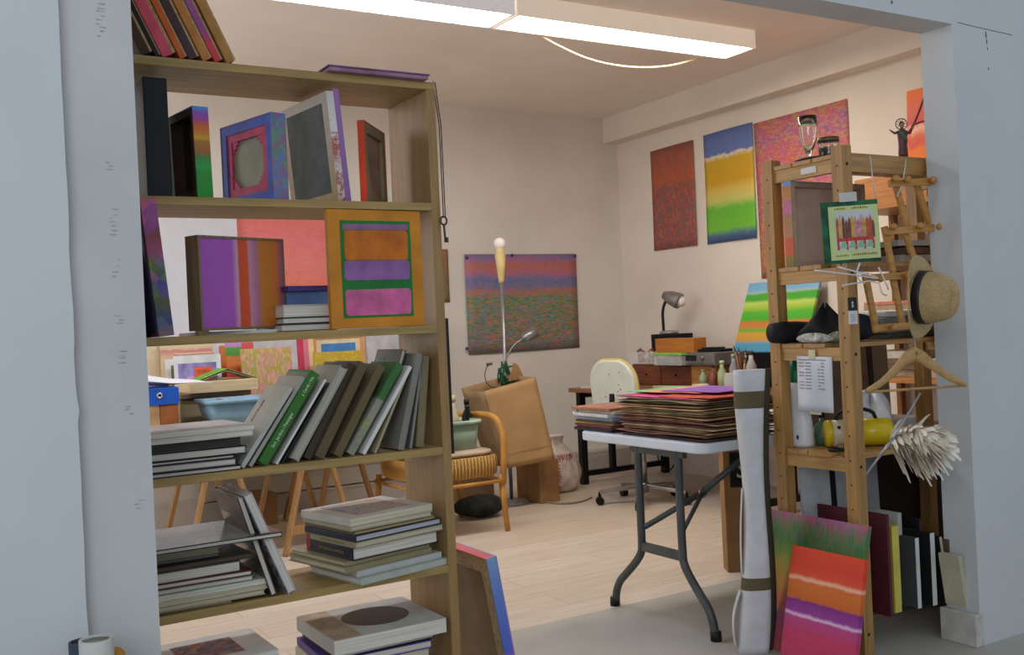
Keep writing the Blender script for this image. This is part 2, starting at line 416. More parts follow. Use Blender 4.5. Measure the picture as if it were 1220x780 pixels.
for (px, t, c, _, _n), lab in zip(tops, names):
    p = at(px, 78, Y=YB + .01); th = D2R(-25)
    m = mat('canvas_edge_' + _n, c, rough=.7, var=.15, sc=20)
    if _n == 'red': m = paint('canvas_edge_red_violet', .22, .4, [(0, (196, 40, 50)), (.12, (196, 52, 70)), (.2, (140, 70, 130)), (.42, (150, 80, 140)), (.6, (205, 70, 80)), (1, (200, 60, 70))])
    # local x (width) runs into the shelf, thickness to the right
    r = thing('painting', lab, 'painting', (p.x - t / math.cos(th), YB + .008, zt + .0008), (0, th, 0), 'canvases leaning on top of the bookcase')
    MB().box(0, t * .8, 0, .24, 0, .40).build('canvas', m, r, bevel=.002)
    MB().box(t * .8, t, .002, .238, .002, .398).build('frame_back', pine, r)
p0 = at(392, 85, Y=YB - .02); p1 = at(510, 97, Y=YB - .02)
r = thing('painting', 'mauve-edged canvas lying flat on the bookcase top at its right end', 'painting', ((p0.x + p1.x) / 2 , YB + .10, zt))
hw = (p1.x - p0.x) / 2
MB().box(-hw, hw, -.125, .13, .0, .012).build('canvas', mat('mauve_paint', (146, 108, 132), var=.15, sc=20), r, bevel=.003)
MB().box(-hw - .004, hw + .004, -.128, .133, .012, .015).build('painted_face', mat('violet_paint', (128, 92, 140), var=.2, sc=15), r)

# ---- compartment 1 (z = 1.5695)
zs = ZS[1]; Y0 = YB + .02
def side_canvas(label, px, py, w, h, t, lean, edge, bars, back, face=None, yoff=0, spin=0, **k):
    """canvas standing edge-on: its back faces left (-X), its painted face right; px,py = bottom-right corner of its front edge"""
    p = at(px, py, Y=Y0 + yoff)
    # rot 90 deg about z: local x -> +Y, local -y (face) -> +X
    r = thing('painting', label, 'painting', (p.x, Y0 + yoff, zs + .0008), (0, D2R(lean), D2R(spin)))
    h2 = h
    # build directly: thickness along x from -t to 0
    MB().box(-.003, 0, 0, w, 0, h2).build('painted_face', face or edge, r)
    MB().box(-t, -.003, 0, .003, 0, h2).box(-t, -.003, w - .003, w, 0, h2).box(-t, -.003, .003, w - .003, 0, .003).box(-t, -.003, .003, w - .003, h2 - .003, h2).build('canvas_edge', edge, r)
    bw = k.get('bw', .04); f = MB()
    f.box(-t + .001, -.008, .0035, bw, .0035, h2 - .0035).box(-t + .001, -.008, w - bw, w - .0035, .0035, h2 - .0035).box(-t + .001, -.008, bw, w - bw, .0035, bw).box(-t + .001, -.008, bw, w - bw, h2 - bw, h2 - .0035)
    if k.get('corners'):
        q = k['corners']
        for ya, za in ((bw, bw), (w - bw - q, bw), (bw, h2 - bw - q), (w - bw - q, h2 - bw - q)): f.box(-t + .006, -.008, ya, ya + q, za, za + q)
        for ya, za in ((bw, bw + q), (w - bw - q * .45, bw + q), (bw, h2 - bw - q * 1.45), (w - bw - q * .45, h2 - bw - q * 1.45)): f.box(-t + .008, -.008, ya, ya + q * .45, za, za + q * .45)
    f.build('stretcher', bars, r)
    bx_ = k.get('backx', -.0078)
    MB().box(bx_, -.0032, bw, w - bw, bw, h2 - bw).build('canvas_back', back, r)
    return r
# thin framed board, black slab
p = at(180, 238, Y=Y0 + .06)
r = thing('framed_board', 'thin dark-rimmed pale board standing at the left end of the top compartment', 'frame', (p.x, Y0 + .06, zs + .0008), (0, D2R(2), 0))
MB().box(-.012, -.002, 0, .18, 0, .25).build('board', mat('pale_board', (176, 160, 142)), r); MB().box(-.002, 0, -.002, .182, 0, .253).build('rim', black, r)
p = at(206, 239, Y=Y0 - .005); q = at(177, 239, Y=Y0 - .005)
tag(MB().box(q.x - p.x, 0, 0, .22, 0, .30).build('black_box', mat('matt_black_box', (22, 23, 30), rough=.6), None, (p.x, Y0 - .005, zs + .0005), (0, 0, 0), bevel=.003), 'tall matt black box file standing in the top compartment', 'box')
rain = paint('rainbow_edge', .2, .24, [(0, (20, 140, 40)), (.27, (40, 140, 50)), (.33, (36, 160, 70)), (.44, (70, 130, 60)), (.48, (150, 100, 50)), (.60, (170, 110, 50)), (.64, (200, 160, 40)), (.70, (205, 120, 40)), (.80, (190, 90, 60)), (.84, (160, 70, 150)), (.92, (130, 80, 180)), (.95, (80, 130, 200)), (1, (80, 140, 205))], warp=.015)
side_canvas('small canvas with a rainbow-striped edge standing beside the black box', 255, 239, .17, .235, .042, -1, rain, mat('dark_stretcher', (70, 48, 40)), mat('brown_back', (58, 46, 38)), bw=.02, spin=9)
blue_m = paint('blue_pink_edge', .2, .24, [(0, (92, 110, 170)), (.4, (110, 120, 150)), (.7, (96, 120, 140)), (1, (70, 100, 190))], warp=.2, dabs=[(80, 130, 70), (150, 80, 110), (90, 110, 180), (100, 140, 90)], dsc=70, dabmix=.5)
blue_b = mat('bright_blue_paint', (66, 92, 190), var=.12, sc=20); pink_b = mat('rose_paint', (190, 64, 104), var=.15, sc=20)
bf = side_canvas('blue painted canvas seen from behind with a rose inner frame', 345, 240, .26, .232, .046, 0, blue_m, blue_b, mat('grey_green_back', (150, 152, 132)), bw=.028, spin=15, backx=-.034)
f = MB(); w_, h_, b0, q = .26, .232, .028, .03
f.box(-.042, -.034, b0, w_ - b0, b0, b0 + .022).box(-.042, -.034, b0, w_ - b0, h_ - b0 - .022, h_ - b0).box(-.042, -.034, b0, b0 + .022, b0 + .022, h_ - b0 - .022).box(-.042, -.034, w_ - b0 - .022, w_ - b0, b0 + .022, h_ - b0 - .022)
for ya in (0, 1):
    for za in (0, 1):
        for k in range(3):
            L = q * (3 - k) / 3
            y0 = b0 + .022 if not ya else w_ - b0 - .022 - L; z0 = b0 + .022 + k * q / 3 if not za else h_ - b0 - .022 - (k + 1) * q / 3
            f.box(-.040, -.034, y0, y0 + L, z0, z0 + q / 3)
f.build('rose_inner_frame', pink_b, bf)
gedge = paint('violet_white_edge', .26, .31, [(0, (130, 90, 150)), (1, (150, 105, 165))], warp=.1)
gc = side_canvas('large canvas seen from behind with a grey back and violet edge, leaning', 419, 241, .285, .312, .018, -4.5, gedge, pine, mat('slate_canvas_back', (96, 100, 98), rough=.85, var=.12, sc=16), bw=.03, spin=7)
messy = paint('paint_splashed_edge', .26, .31, [(0, (150, 40, 30)), (.1, (200, 190, 180)), (.16, (150, 50, 36)), (.3, (205, 196, 190)), (.5, (160, 60, 50)), (.65, (214, 208, 204)), (1, (200, 192, 190))], warp=.35, wsc=14)
MB().box(-.040, -.0182, -.001, .285, .001, .305).build('splashed_stretcher_side', messy, gc)
MB().box(-.0405, -.040, .0, .285, .0, .03).box(-.0405, -.040, .0, .285, .278, .305).box(-.0405, -.040, .0, .03, .03, .278).box(-.0405, -.040, .255, .285, .03, .278).build('paint_flecked_bars', paint('pine_with_paint', .3, .3, [(0, (170, 140, 90)), (1, (190, 180, 170))], warp=.5, wsc=9), gc)
MB().box(-.0402, -.040, .03, .255, .03, .278).build('grey_back_cloth', mat('slate_canvas_back', (96, 100, 98)), gc)
oredge = mat('vermilion_paint', (206, 64, 26), var=.1)
p = at(430, 242, Y=Y0 + .03)
r = canvas('small canvas with a vermilion edge showing its back, right end of the top compartment', .21, .235, .02, oredge, (p.x + .0, Y0 + .03, zs + .0005), (0, 0, D2R(230)), side=oredge, bars=mat('grey_brown_bar', (134, 116, 92)), back=mat('rosy_back', (150, 118, 100), var=.2, sc=12), barw=.03)
r.location = (p.x + .21 * math.cos(D2R(50)) , Y0 + .03 + .21 * math.sin(D2R(50)), zs + .0005)

# ---- compartment 2 (z = 1.217)
zs = ZS[2]
lc = paint('pansy_edge', .04, .34, [(0, (150, 80, 140)), (.1, (70, 70, 170)), (.25, (110, 120, 70)), (.4, (90, 80, 150)), (.52, (110, 150, 50)), (.62, (210, 90, 150)), (.76, (170, 80, 80)), (.86, (200, 100, 140)), (1, (196, 96, 130))], warp=.12, wsc=3, dabs=[(70, 60, 170), (190, 90, 150), (90, 130, 50), (60, 60, 60)], dsc=28, dabmix=.45)
p = at(190, 404, Y=YB - .005); q = at(167, 238, Y=YB - .005); th = math.atan2(q.x - p.x, q.z - zs)
r = thing('painting', 'canvas with a flower-painted edge leaning at the left of the second compartment', 'painting', (p.x, YB - .005, zs), (0, th, 0))
MB().box(0, .038, 0, .24, 0, .344).build('canvas', lc, r, bevel=.002); MB().box(-.004, 0, .01, .23, .01, .33).build('stretcher', mat('dark_blue_bar', (44, 42, 90)), r)
r.location.z = zs + .0008
p = at(182, 402, Y=YB + .1)
tag(MB().box(-.09, .0, 0, .12, 0, .13).box(-.08, -.003, .004, .1, .13, .22).build('box', mat('dim_grey_box', (44, 42, 42), rough=.6), None, (p.x - .01, YB + .1, zs), bevel=.003), 'dark box in the shadow behind the leaning flower-edged canvas', 'box')
st = paint('violet_orange_stripes', .276, .25, [(0, (170, 84, 160)), (.02, (160, 78, 172)), (.38, (164, 80, 180)), (.44, (200, 150, 176)), (.46, (200, 70, 20)), (.56, (204, 78, 24)), (.58, (196, 130, 150)), (.65, (170, 110, 150)), (.68, (172, 110, 96)), (.73, (188, 112, 20)), (.91, (186, 104, 30)), (.94, (160, 84, 96)), (1, (158, 74, 120))], axis='X', warp=.012, wsc=4, stretch=(.3, 1))
p = at(242, 392, Y=YB - .0)
r = thing('painting', 'box-framed painting of violet, red and ochre vertical stripes in the second compartment', 'painting', (p.x, YB + .01, zs + .012), (D2R(0), 0, D2R(21)))
fr = wood('dull_bronze_frame', (124, 104, 72), 2)
w_, h_, t_ = .276, .245, .055
MB().box(0, .006, 0, t_, 0, h_).box(w_ - .006, w_, 0, t_, 0, h_).box(.006, w_ - .006, 0, t_, 0, .006).box(.006, w_ - .006, 0, t_, h_ - .006, h_).build('frame', fr, r)
MB().box(.006, w_ - .006, .004, .02, .006, h_ - .006).build('canvas', st, r)
for x_ in (0, w_ - .03): MB().box(x_, x_ + .03, .012, .03, -.011, 0).build('foot_block', pine, r)
p = at(285, 395, Y=YB + .05)
tag(MB().box(-.11, .13, 0, .15, 0, .009).build('paper_pad', mat('white_paper', (214, 214, 212)), None, (p.x, YB + .07, zs), (0, 0, D2R(3))), 'white paper pad lying under the striped painting', 'paper')
# stack of books beside it
xs = at(366, 390, Y=YB + .05).x
flat_book('black and white book at the bottom of the small stack between two paintings', .020, .2, .16, dgrey, xs, YB + .14, zs, 182, page=pg_w)
flat_book('thin black-covered book second from the bottom of the small stack between two paintings', .018, .2, .15, black, xs + .005, YB + .14, zs + .0202, 180, page=pg_w)
flat_book('thick white book under the blue box in the small stack', .034, .2, .155, lgrey, xs + .002, YB + .145, zs + .0386, 184, page=pg_w)
tag(MB().box(-.06, .06, 0, .1, 0, .038).build('box', paint('blue_orange_box', .12, .04, [(0, (70, 96, 140)), (.55, (84, 130, 190)), (.8, (110, 80, 40)), (1, (170, 100, 40))], axis='X', warp=.05), None, (xs + .02, YB + .09, zs + .0728), bevel=.002), 'blue box with an orange end on the small stack of books', 'box')
flat_book('slim violet book on top of the blue box', .014, .14, .13, C('violet', (84, 58, 140)), xs + .012, YB + .14, zs + .111, 186, page=pages('violet_pages', (84, 60, 130)))
ob = paint('orange_bordered_colour_fields', .2, .3, [(0, (200, 96, 142)), (.335, (205, 100, 150)), (.34, (34, 110, 40)), (.40, (34, 110, 40)), (.41, (136, 90, 140)), (.615, (138, 92, 144)), (.62, (192, 104, 26)), (.95, (188, 100, 20)), (.955, (132, 90, 134)), (1, (132, 90, 134))], warp=.006, interp='LINEAR')
p = at(398, 392, Y=YB - .015); q = at(508, 387, Y=YB - .015); w_ = (q - p).length * 1.03; h_ = .328
r = thing('painting', 'orange-bordered painting of pink, violet and orange fields on green, second compartment', 'painting', (p.x, YB - .004, zs + .001), (0, 0, D2R(2)))
orb = mat('amber_paint', (196, 126, 34), var=.1, sc=10); grn = mat('emerald_paint', (30, 112, 44), var=.1)
MB().box(0, w_, .002, .022, 0, h_).build('canvas', orb, r, bevel=.002)
b1 = w_ * .125
MB().box(b1, w_ - b1, .0008, .002, b1 * .8, h_ - b1 * .85).build('green_field', grn, r)
def rrect(x0, x1, z0, z1, rad, wob=.002, seed=1):
    rr = random.Random(seed); P = []
    for cx, cz, a0 in ((x1 - rad, z0 + rad, -90), (x1 - rad, z1 - rad, 0), (x0 + rad, z1 - rad, 90), (x0 + rad, z0 + rad, 180)):
        for k in range(5):
            a = D2R(a0 + 22.5 * k); P.append((cx + rad * math.cos(a) + rr.uniform(-wob, wob), cz + rad * math.sin(a) + rr.uniform(-wob, wob)))
    return P
XZ = Matrix(((1, 0, 0, 0), (0, 0, -1, 0), (0, 1, 0, 0), (0, 0, 0, 1)))     # draws x,y polygons in the x,z plane, z -> -y
gx0, gx1 = b1 * 1.2, w_ - b1 * 1.2; gz0 = b1 * .98; gh = h_ - b1 * 1.1 - gz0
for nm, c, a, b_, x_in in (('pink_field', (202, 96, 146), 0, .285, .0), ('violet_field', (134, 92, 146), .385, .60, .0), ('orange_field', (192, 104, 24), .605, .93, .003), ('lilac_strip', (136, 96, 132), .935, 1.0, .0)):
    MB().prism(rrect(gx0 + x_in, gx1 - x_in, gz0 + a * gh, gz0 + b_ * gh, .010 if b_ - a > .1 else .004, .0012, 3), 0, .0012, M=XZ).build(nm, mat('field_' + nm, c, var=.14, sc=18), r, (0, .0008, 0))

# ---- compartment 3 (z = .866): flat stack then leaning books
zs = ZS[3]
xc = at(238, 545, Y=YB + .1).x - .066
z = zs
G = 'books lying flat at the left of the third compartment'
for lab, t, w, h, cm, dx, sp, pg, soft in (
    ('black book at the bottom of the flat stack in the third compartment', .012, .24, .30, black, .0, 180, pg_w, False),
    ('dark book with cream pages, second from the bottom, flat stack of the third compartment', .018, .23, .30, dgrey, -.01, 179, pg_w, False),
    ('black book above the cream-paged one in the flat stack of the third compartment', .008, .22, .27, black, -.0, 181, pg_w, False),
    ('white-paged black book in the middle of the flat stack in the third compartment', .021, .22, .29, black, .022, 180, pg_w, False),
    ('dark grey book under the pale catalogues in the third compartment', .024, .22, .30, dgrey, .004, 182, pages('dark_pages', (62, 60, 54)), False),
    ('pale grey catalogue second from the top of the flat stack in the third compartment', .015, .26, .33, lgrey, .012, 182, pg_w, True),):
    flat_book(lab, t, w, h, cm, xc + dx, YB + .125, z + .0003, sp, page=pg, group=G, soft=soft); z += t + .0004
sk = paint('sketch_cover', .26, .26, [(0, (196, 186, 186)), (.4, (206, 200, 196)), (.7, (190, 172, 170)), (1, (208, 204, 200))], warp=.4, wsc=5)
flat_book('wide pale catalogue with a faint pink and violet sketch on top of the flat stack', .013, .26, .335, C('pale_pink_grey', (188, 180, 176)), xc + .012, YB + .12, z + .0003, 183, page=pg_w, group=G, soft=True, front=[(0, .05, .95, .05, .95, sk)])
Yf = YB + .012
G = 'books leaning in the third compartment'
lb1 = lean_book('light grey catalogue with dark vertical lettering, leftmost of the leaning books', (287, 560), (347, 461), .012, .19, C('catalogue_grey', (176, 177, 168)), Yf, zs, group=G, soft=True, page=pg_c)
hh = lb1.children[0].dimensions.z
tm = mat('dark_print', (70, 72, 70))
text('CATÀLEG', .016, tm, lb1, (-.0005, .135, .16), (0, 0, 1), (0, 1, 0))
MB().cyl((-.0006, .135, .105), (0, .135, .105), .008, seg=20).build('emblem', tm, lb1)
lean_book('plain grey paper-bound book between the light grey catalogue and the green book', (297, 561), (362, 449), .010, .185, C('warm_grey', (164, 162, 152)), Yf + .01, zs, group=G, soft=True, page=pg_c)
g1 = lean_book('bright green hardback with fine white spine lettering among the leaning books', (309, 556), (375, 442), .026, .19, green, Yf, zs, group=G)
wt = mat('white_print', (214, 222, 204))
text('Sim. Jardins i Paisatges', .0115, wt, g1, (.013, -.0006, .10), (0, 0, 1), (-1, 0, 0)); text('J. Cerdà i Vila', .0105, wt, g1, (.013, -.0006, .235), (0, 0, 1), (-1, 0, 0))
MB().box(-.0006, 0, .01, .18, .21, .27).build('cover_panel', C('moss_grey', (110, 128, 100)), g1)
lean_book('thin white and blue magazine right of the green book', (329, 556), (388, 452), .006, .17, white, Yf, zs, group=G, soft=True, page=pg_w)
lean_book('thin black-backed magazine beside the white and blue one', (336, 555), (392, 456), .005, .17, black, Yf + .01, zs, group=G, soft=True, page=pg_w)
lean_book('thick pale grey book leaning in the middle of the row', (347, 551), (409, 436), .024, .19, C('stone_grey', (160, 156, 140)), Yf, zs, group=G, rev=True, page=pages('stone_pages', (176, 172, 156)))
lean_book('dark brown hardback, first of the brown volumes', (362, 546), (418, 432), .022, .19, dbrown, Yf + .015, zs, group=G)
lean_book('olive brown hardback, second of the brown volumes', (376, 545), (432, 431), .026, .19, olive, Yf, zs, group=G)
lean_book('olive brown hardback with a pale edge, last of the brown volumes', (398, 542), (453, 434), .024, .19, C('olive', (98, 84, 54)), Yf, zs, group=G, front=[(2, 0, 1, 0, .998, C('olive', (98, 84, 54)))])
sp9 = paint('green_grey_spine', .03, .3, [(0, (120, 120, 118)), (.2, (130, 132, 120)), (.3, (140, 148, 80)), (.42, (138, 136, 128)), (.57, (136, 136, 130)), (.575, (40, 96, 36)), (.97, (44, 104, 40)), (1, (60, 90, 60))], warp=.03, dabs=[(120, 120, 112), (150, 150, 70), (130, 130, 130)], dsc=160, mask=[(0, .5), (.55, .5), (.6, 0)])
lean_book('paperback with a green and speckled grey spine, right of the brown volumes', (414, 541), (476, 432), .022, .185, sp9, Yf, zs, group=G, page=pg_w)
lean_book('slim white book leaning on the green and grey paperback', (432, 545), (489, 436), .011, .18, white, Yf - .004, zs, group=G, page=pg_w)
tall = lean_book('tall dark grey book with a pale title standing behind the leaning row', (446, 538), (480, 416), .014, .18, C('slate', (92, 92, 86)), Yf + .05, zs, group=G, rev=True, page=pg_w)
text('ARQUITECTURA', .019, mat('dull_print', (150, 156, 150)), tall, (-.0005, .09, .27), (0, -1, 0), (0, 0, 1))
lean_book('thin beige bowed booklet right of the white book', (446, 541), (484, 447), .007, .17, beige, Yf, zs, group=G, soft=True)
lean_book('grey hardback standing nearly upright near the right end of the third compartment', (474, 534), (497, 421), .020, .17, C('cool_grey', (126, 122, 114)), Yf - .002, zs, group=G)
lean_book('slim grey booklet behind the upright grey hardback', (488, 531), (502, 428), .008, .16, grey, Yf + .02, zs, group=G, soft=True)
lean_book('olive-beige book upright against the right side of the bookcase', (496, 530), (503, 424), .024, .16, C('khaki', (124, 112, 78)), Yf + .02, zs, group=G)

# ---- compartment 4 (z = .525)
zs = ZS[4]
G = 'books lying flat at the left of the fourth compartment'
xc = at(240, 690, Y=YB + .1).x; z = zs
tagc = mat('yellow_tab', (196, 180, 110))
for lab, t, w, h, cm, dx, sp, pg in (
    ('thin cream booklet at the very bottom of the left stack in the fourth compartment', .007, .18, .22, cream, -.05, 178, pg_c),
    ('cream-paged paperback second from the bottom, left stack of the fourth compartment', .014, .21, .285, beige, .0, 180, pg_c),
    ('cream-paged paperback third from the bottom, left stack of the fourth compartment', .014, .21, .29, cream, .004, 181, pg_c),
    ('white catalogue with a green tab in the left stack of the fourth compartment', .013, .22, .295, white, .006, 180, pg_w),
    ('white book above the tabbed catalogue, left stack of the fourth compartment', .013, .21, .25, C('grey_green', (128, 138, 122)), -.012, 180, pg_w),
    ('white-paged book with a dark red cover in the left stack of the fourth compartment', .014, .21, .255, burg, -.016, 179, pg_w),
    ('thick white-paged book with a dark mottled edge in the left stack of the fourth compartment', .028, .21, .22, dgrey, -.03, 181, pg_w),
    ('brown leather-like book in the left stack of the fourth compartment', .013, .21, .25, dbrown, -.015, 183, pages('brown_pages', (92, 76, 60))),
    ('small dark book under the thick cream one, left stack of the fourth compartment', .010, .16, .17, dgrey, -.05, 180, pages('grey_pages', (130, 126, 118))),
    ('thick cream-paged book directly under the large photo book', .028, .17, .17, beige, -.05, 179, pages('aged_cream_pages', (166, 158, 130)))):
    flat_book(lab, t, w, h, cm, xc + dx, YB + .115, z + .0003, sp, page=pg, group=G); z += t + .0005
ph = paint('mountain_photo', .28, .34, [(0, (46, 46, 46)), (.2, (30, 30, 30)), (.32, (110, 110, 108)), (.6, (140, 138, 136)), (.85, (118, 116, 114)), (1, (150, 150, 150))], warp=.28, wsc=4, rough=.15)
pb = flat_book('large glossy photo book with a grey landscape cover on top of the left stack', .012, .29, .35, C('photo_black', (40, 40, 42), rough=.2), xc + .006, YB + .115, z + .0003, 181, page=pg_w, group=G, front=[(0, .01, .99, .01, .99, ph)])
lean_book('dark-covered book leaning left against the flat stack of the fourth compartment', (324, 712), (283, 594), .016, .24, C('umber', (66, 56, 52), rough=.25), YB + .0, zs, page=pg_w, rev=True, front=[(0, .0, 1, .78, 1, C('plum_grey', (90, 70, 72)))])
dots = paint('dotted_cover', .24, .3, [(0, (150, 150, 150)), (1, (146, 148, 150))], dabs=[(20, 20, 22), (160, 162, 160), (150, 150, 152), (30, 30, 32)], dsc=90, mask=[(0, 0), (.05, .9), (.62, .9), (.7, .0), (.75, 0), (.8, .7), (.92, .7), (.95, 0)])
lean_book('silver-white hardback with a black dotted cover leaning beside the dark one', (345, 716), (291, 591), .022, .23, C('silver_white', (176, 178, 184)), YB - .012, zs, page=pg_w, rev=True, front=[(0, .02, .98, .02, .98, dots)])
G = 'books stacked at the right of the fourth compartment'
c0 = at(413, 690, Y=YB - .03); xr_ = at(522, 680, Y=YB - .03)
xc = (c0.x + xr_.x) / 2 - .01; z = zs; rl = random.Random(11)
art = paint('impressionist_cover', .2, .28, [(0, (120, 80, 66)), (.25, (150, 110, 90)), (.35, (150, 152, 180)), (.6, (170, 160, 160)), (.75, (180, 170, 120)), (1, (190, 150, 140))], axis='Y', warp=.12, dabs=[(180, 140, 130), (150, 150, 180), (190, 176, 120), (110, 120, 100), (160, 110, 90)], dsc=110, dabmix=.55)
for lab, t, w, h, cm, dx, dy, sp, pg in (
    ('pale grey-green book at the bottom of the right stack in the fourth compartment', .018, .26, .30, C('pale_sage', (170, 176, 162)), .025, .0, 12, pg_w),
    ('pale white-paged book second from the bottom of the right stack in the fourth compartment', .018, .25, .29, C('mist', (178, 180, 176)), .02, .01, 11, pg_w),
    ('olive paperback with a printed black frame in the right stack of the fourth compartment', .017, .28, .30, C('drab', (138, 128, 92)), -.022, .02, 14, pg_c),
    ('olive paperback with coloured pictures on its cover in the right stack', .012, .27, .29, C('drab_light', (146, 136, 100)), -.02, .02, 13, pg_c),
    ('thick navy hardback with gold lettering and a red label in the right stack', .034, .24, .29, [navy][0], .008, -.002, -79, pg_w),
    ('beige catalogue lying on the navy hardback in the right stack', .016, .25, .305, C('sand', (150, 142, 112)), .016, -.006, -78, pg_c),
    ('black-edged book with silver pages in the right stack of the fourth compartment', .018, .25, .30, C('blue_black', (26, 30, 52)), .012, -.004, -77, pages('silver_pages', (184, 186, 192))),
    ('brown-backed book third from the top of the right stack', .010, .25, .28, olive, .004, -.004, -78, pg_o),
    ('cream catalogue second from the top of the right stack', .014, .25, .275, C('parchment', (168, 158, 128)), -.004, -.004, -79, pg_c)):
    w2, h2 = (w, h) if abs(sp) < 45 else (h, w)
    if abs(sp) > 45: w2, h2 = h, w
    fr_ = None
    b_ = flat_book(lab, t, w2, h2, cm, xc + dx, YB + .105 + dy, z + .0003, sp, page=pg, group=G, front=fr_)
    if 'navy' in lab:
        gd = mat('gold_print', (150, 130, 70), rough=.4)
        text('HISTÒRIA DE LA PINTURA', .011, gd, b_, (t / 2, -.0006, h2 * .55), (0, 0, 1), (-1, 0, 0))
        MB().box(.002, t - .002, -.0006, 0, h2 * .02, h2 * .09).build('red_label', mat('red_label', (160, 40, 44)), b_)
    z += t + .0005
tb = flat_book('white art catalogue with an impressionist garden scene on its cover, topmost of the right stack', .020, .28, .25, C('off_white', (196, 192, 182)), xc - .006, YB + .10, z + .0003, -78, page=pg_c, group=G, soft=True, front=[(0, .17, .83, .10, .86, art)])

# ---- compartment 5 (z = .175)
zs = ZS[5]
G = 'books stacked at the right of the bottom compartment'
xc = at(452, 770, Y=YB + .02).x; z = zs
for lab, t, w, h, cm, dx, sp, pg in (
    ('pale paperback at the bottom of the bottom-shelf stack', .055, .26, .31, lgrey, -.01, -90, pg_w),
    ('grey-green volume low in the bottom-shelf stack', .045, .26, .31, C('grey_green', (128, 138, 122)), .0, -90, pg_w),
    ('cream paperback in the bottom-shelf stack', .030, .27, .30, cream, -.012, -89, pg_c),
    ('white-paged book with a purple corner in the bottom-shelf stack', .022, .27, .31, C('violet', (84, 58, 140)), -.006, -92, pg_w),
    ('dark navy-covered book under the disc-covered one', .020, .26, .30, navy, .008, -90, pg_w)):
    flat_book(lab, t, h, w, cm, xc + dx, YB + .12, z + .0003, sp, page=pg, group=G); z += t + .0005
dk = flat_book('thick white book with a large black ellipse on its cover, on the bottom shelf', .040, .335, .30, C('soft_white', (182, 181, 176)), xc + .012, YB + .105, z + .0003, -90, page=pg_w, group=G, soft=True)
el = MB(); el.lathe([(.001, 0), (.098, 0), (.098, .0006), (.001, .0006)], 40, M=Matrix(((0, 0, -1, 0), (1, 0, 0, .185), (0, 1, 0, .145), (0, 0, 0, 1))), sx=1, sy=.95, smooth=False)
el.build('black_ellipse', mat('ink_black', (26, 24, 26), rough=.4), dk)
MB().box(-.0006, 0, .19 * .0 + .003, .085, .003, .297).build('faded_band', mat('tan_stain', (170, 150, 124), var=.18, sc=16), dk)
xc = at(258, 790, Y=YB + .06).x
rp = paint('red_floral_cover', .2, .26, [(0, (150, 90, 80)), (.5, (120, 100, 110)), (1, (180, 110, 90))], warp=.3, dabs=[(180, 90, 70), (110, 110, 130), (70, 70, 80), (190, 150, 130)], dsc=60, dabmix=.6)
z = zs
for k, (lab, t, cm) in enumerate((('grey volume at the base of the left pile on the bottom shelf', .08, grey), ('cream volume in the left pile on the bottom shelf', .06, cream), ('dark volume in the left pile on the bottom shelf', .05, dgrey))):
    flat_book(lab, t, .24, .27, cm, xc, YB + .125, z + .0003, 180 - k, page=pg_w); z += t + .0005
flat_book('white art catalogue with a red floral picture topping the left pile on the bottom shelf', .020, .25, .29, white, xc, YB + .12, z + .0003, 181, page=pg_w, soft=True, front=[(0, .2, .8, .25, .8, rp)])

# cord with keys hanging on the side of the bookcase, and leaning canvas at its foot
r = thing('key_on_cord', 'old metal key hanging on a black cord from the right side of the bookcase', 'key', at(512, 98, Y=YB + .02))
o = Vector(r.location); cm = mat('black_cord', (44, 36, 30), rough=.7)
cp = [at(512, 97, Y=YB + .02), at(518, 150, Y=YB - .006), at(522, 205, Y=YB - .006), at(526, 258, Y=YB - .006)]
cp2 = [at(514, 98, Y=YB + .02), at(520, 150, Y=YB - .006), at(524, 205, Y=YB - .006), at(527, 258, Y=YB - .006)]
XO = XBR + .034
for P in (cp, cp2):
    for v_ in P: v_.x = max(v_.x, XO)
MB().tube([v_ - o for v_ in cp], .0017, 6).tube([v_ - o + Vector((.006, 0, 0)) for v_ in cp2], .0017, 6).build('cord', cm, r)
k0 = cp[-1] - o; km = mat('old_iron', (84, 74, 62), rough=.5, metal=.6)
MB().tube([k0 + Vector((.010 * math.cos(a), 0, -.012 + .012 * math.sin(a))) for a in [i * PI / 8 for i in range(16)]], .003, 6, closed=True).tube([k0 + Vector((0, 0, -.023)), k0 + Vector((.003, 0, -.075))], .0032, 8).box(0, .012, -.002, .002, -.075, -.06, M=Matrix.Translation(k0)).build('key', km, r)
rl = paint('sky_rose_edge', .03, .6, [(0, (70, 150, 60)), (.1, (80, 150, 70)), (.2, (170, 80, 150)), (.36, (180, 100, 160)), (.42, (70, 90, 190)), (.7, (90, 120, 190)), (.9, (120, 150, 190)), (1, (150, 170, 190))], warp=.08)
p = at(592, 790, Y=YB + .10); q = at(566, 655, Y=YB + .10); th = math.atan2(q.x - p.x, q.z - p.z)
hgt = (q.z) / math.cos(th)
bx = p.x - (p.z) * math.tan(th) if False else q.x - q.z * math.tan(th)
r = thing('painting', 'large canvas with a blue and pink edge leaning against the right side of the bookcase', 'painting', (bx, YB - .03, .0), (0, th, 0))
MB().box(-.004, 0, 0, .5, 0, hgt).build('painted_face', paint('rose_sky_face', .5, .5, [(0, (80, 150, 70)), (.3, (180, 100, 160)), (1, (90, 130, 190))]), r)
MB().box(-.034, -.004, 0, .005, 0, hgt).build('painted_edge', rl, r)
MB().box(-.034, -.004, .005, .5, hgt - .005, hgt).build('coral_top_edge', mat('coral_paint', (222, 104, 104)), r)
MB().box(-.032, -.004, .005, .05, 0, hgt - .005).box(-.032, -.004, .05, .45, hgt - .05, hgt - .005).box(-.032, -.004, .45, .495, 0, hgt - .005).box(-.032, -.004, .05, .45, .0, .045).build('stretcher', pine, r)
MB().box(-.012, -.006, .05, .45, .045, hgt - .05).build('canvas_back', mat('tan_back', (130, 108, 76)), r)
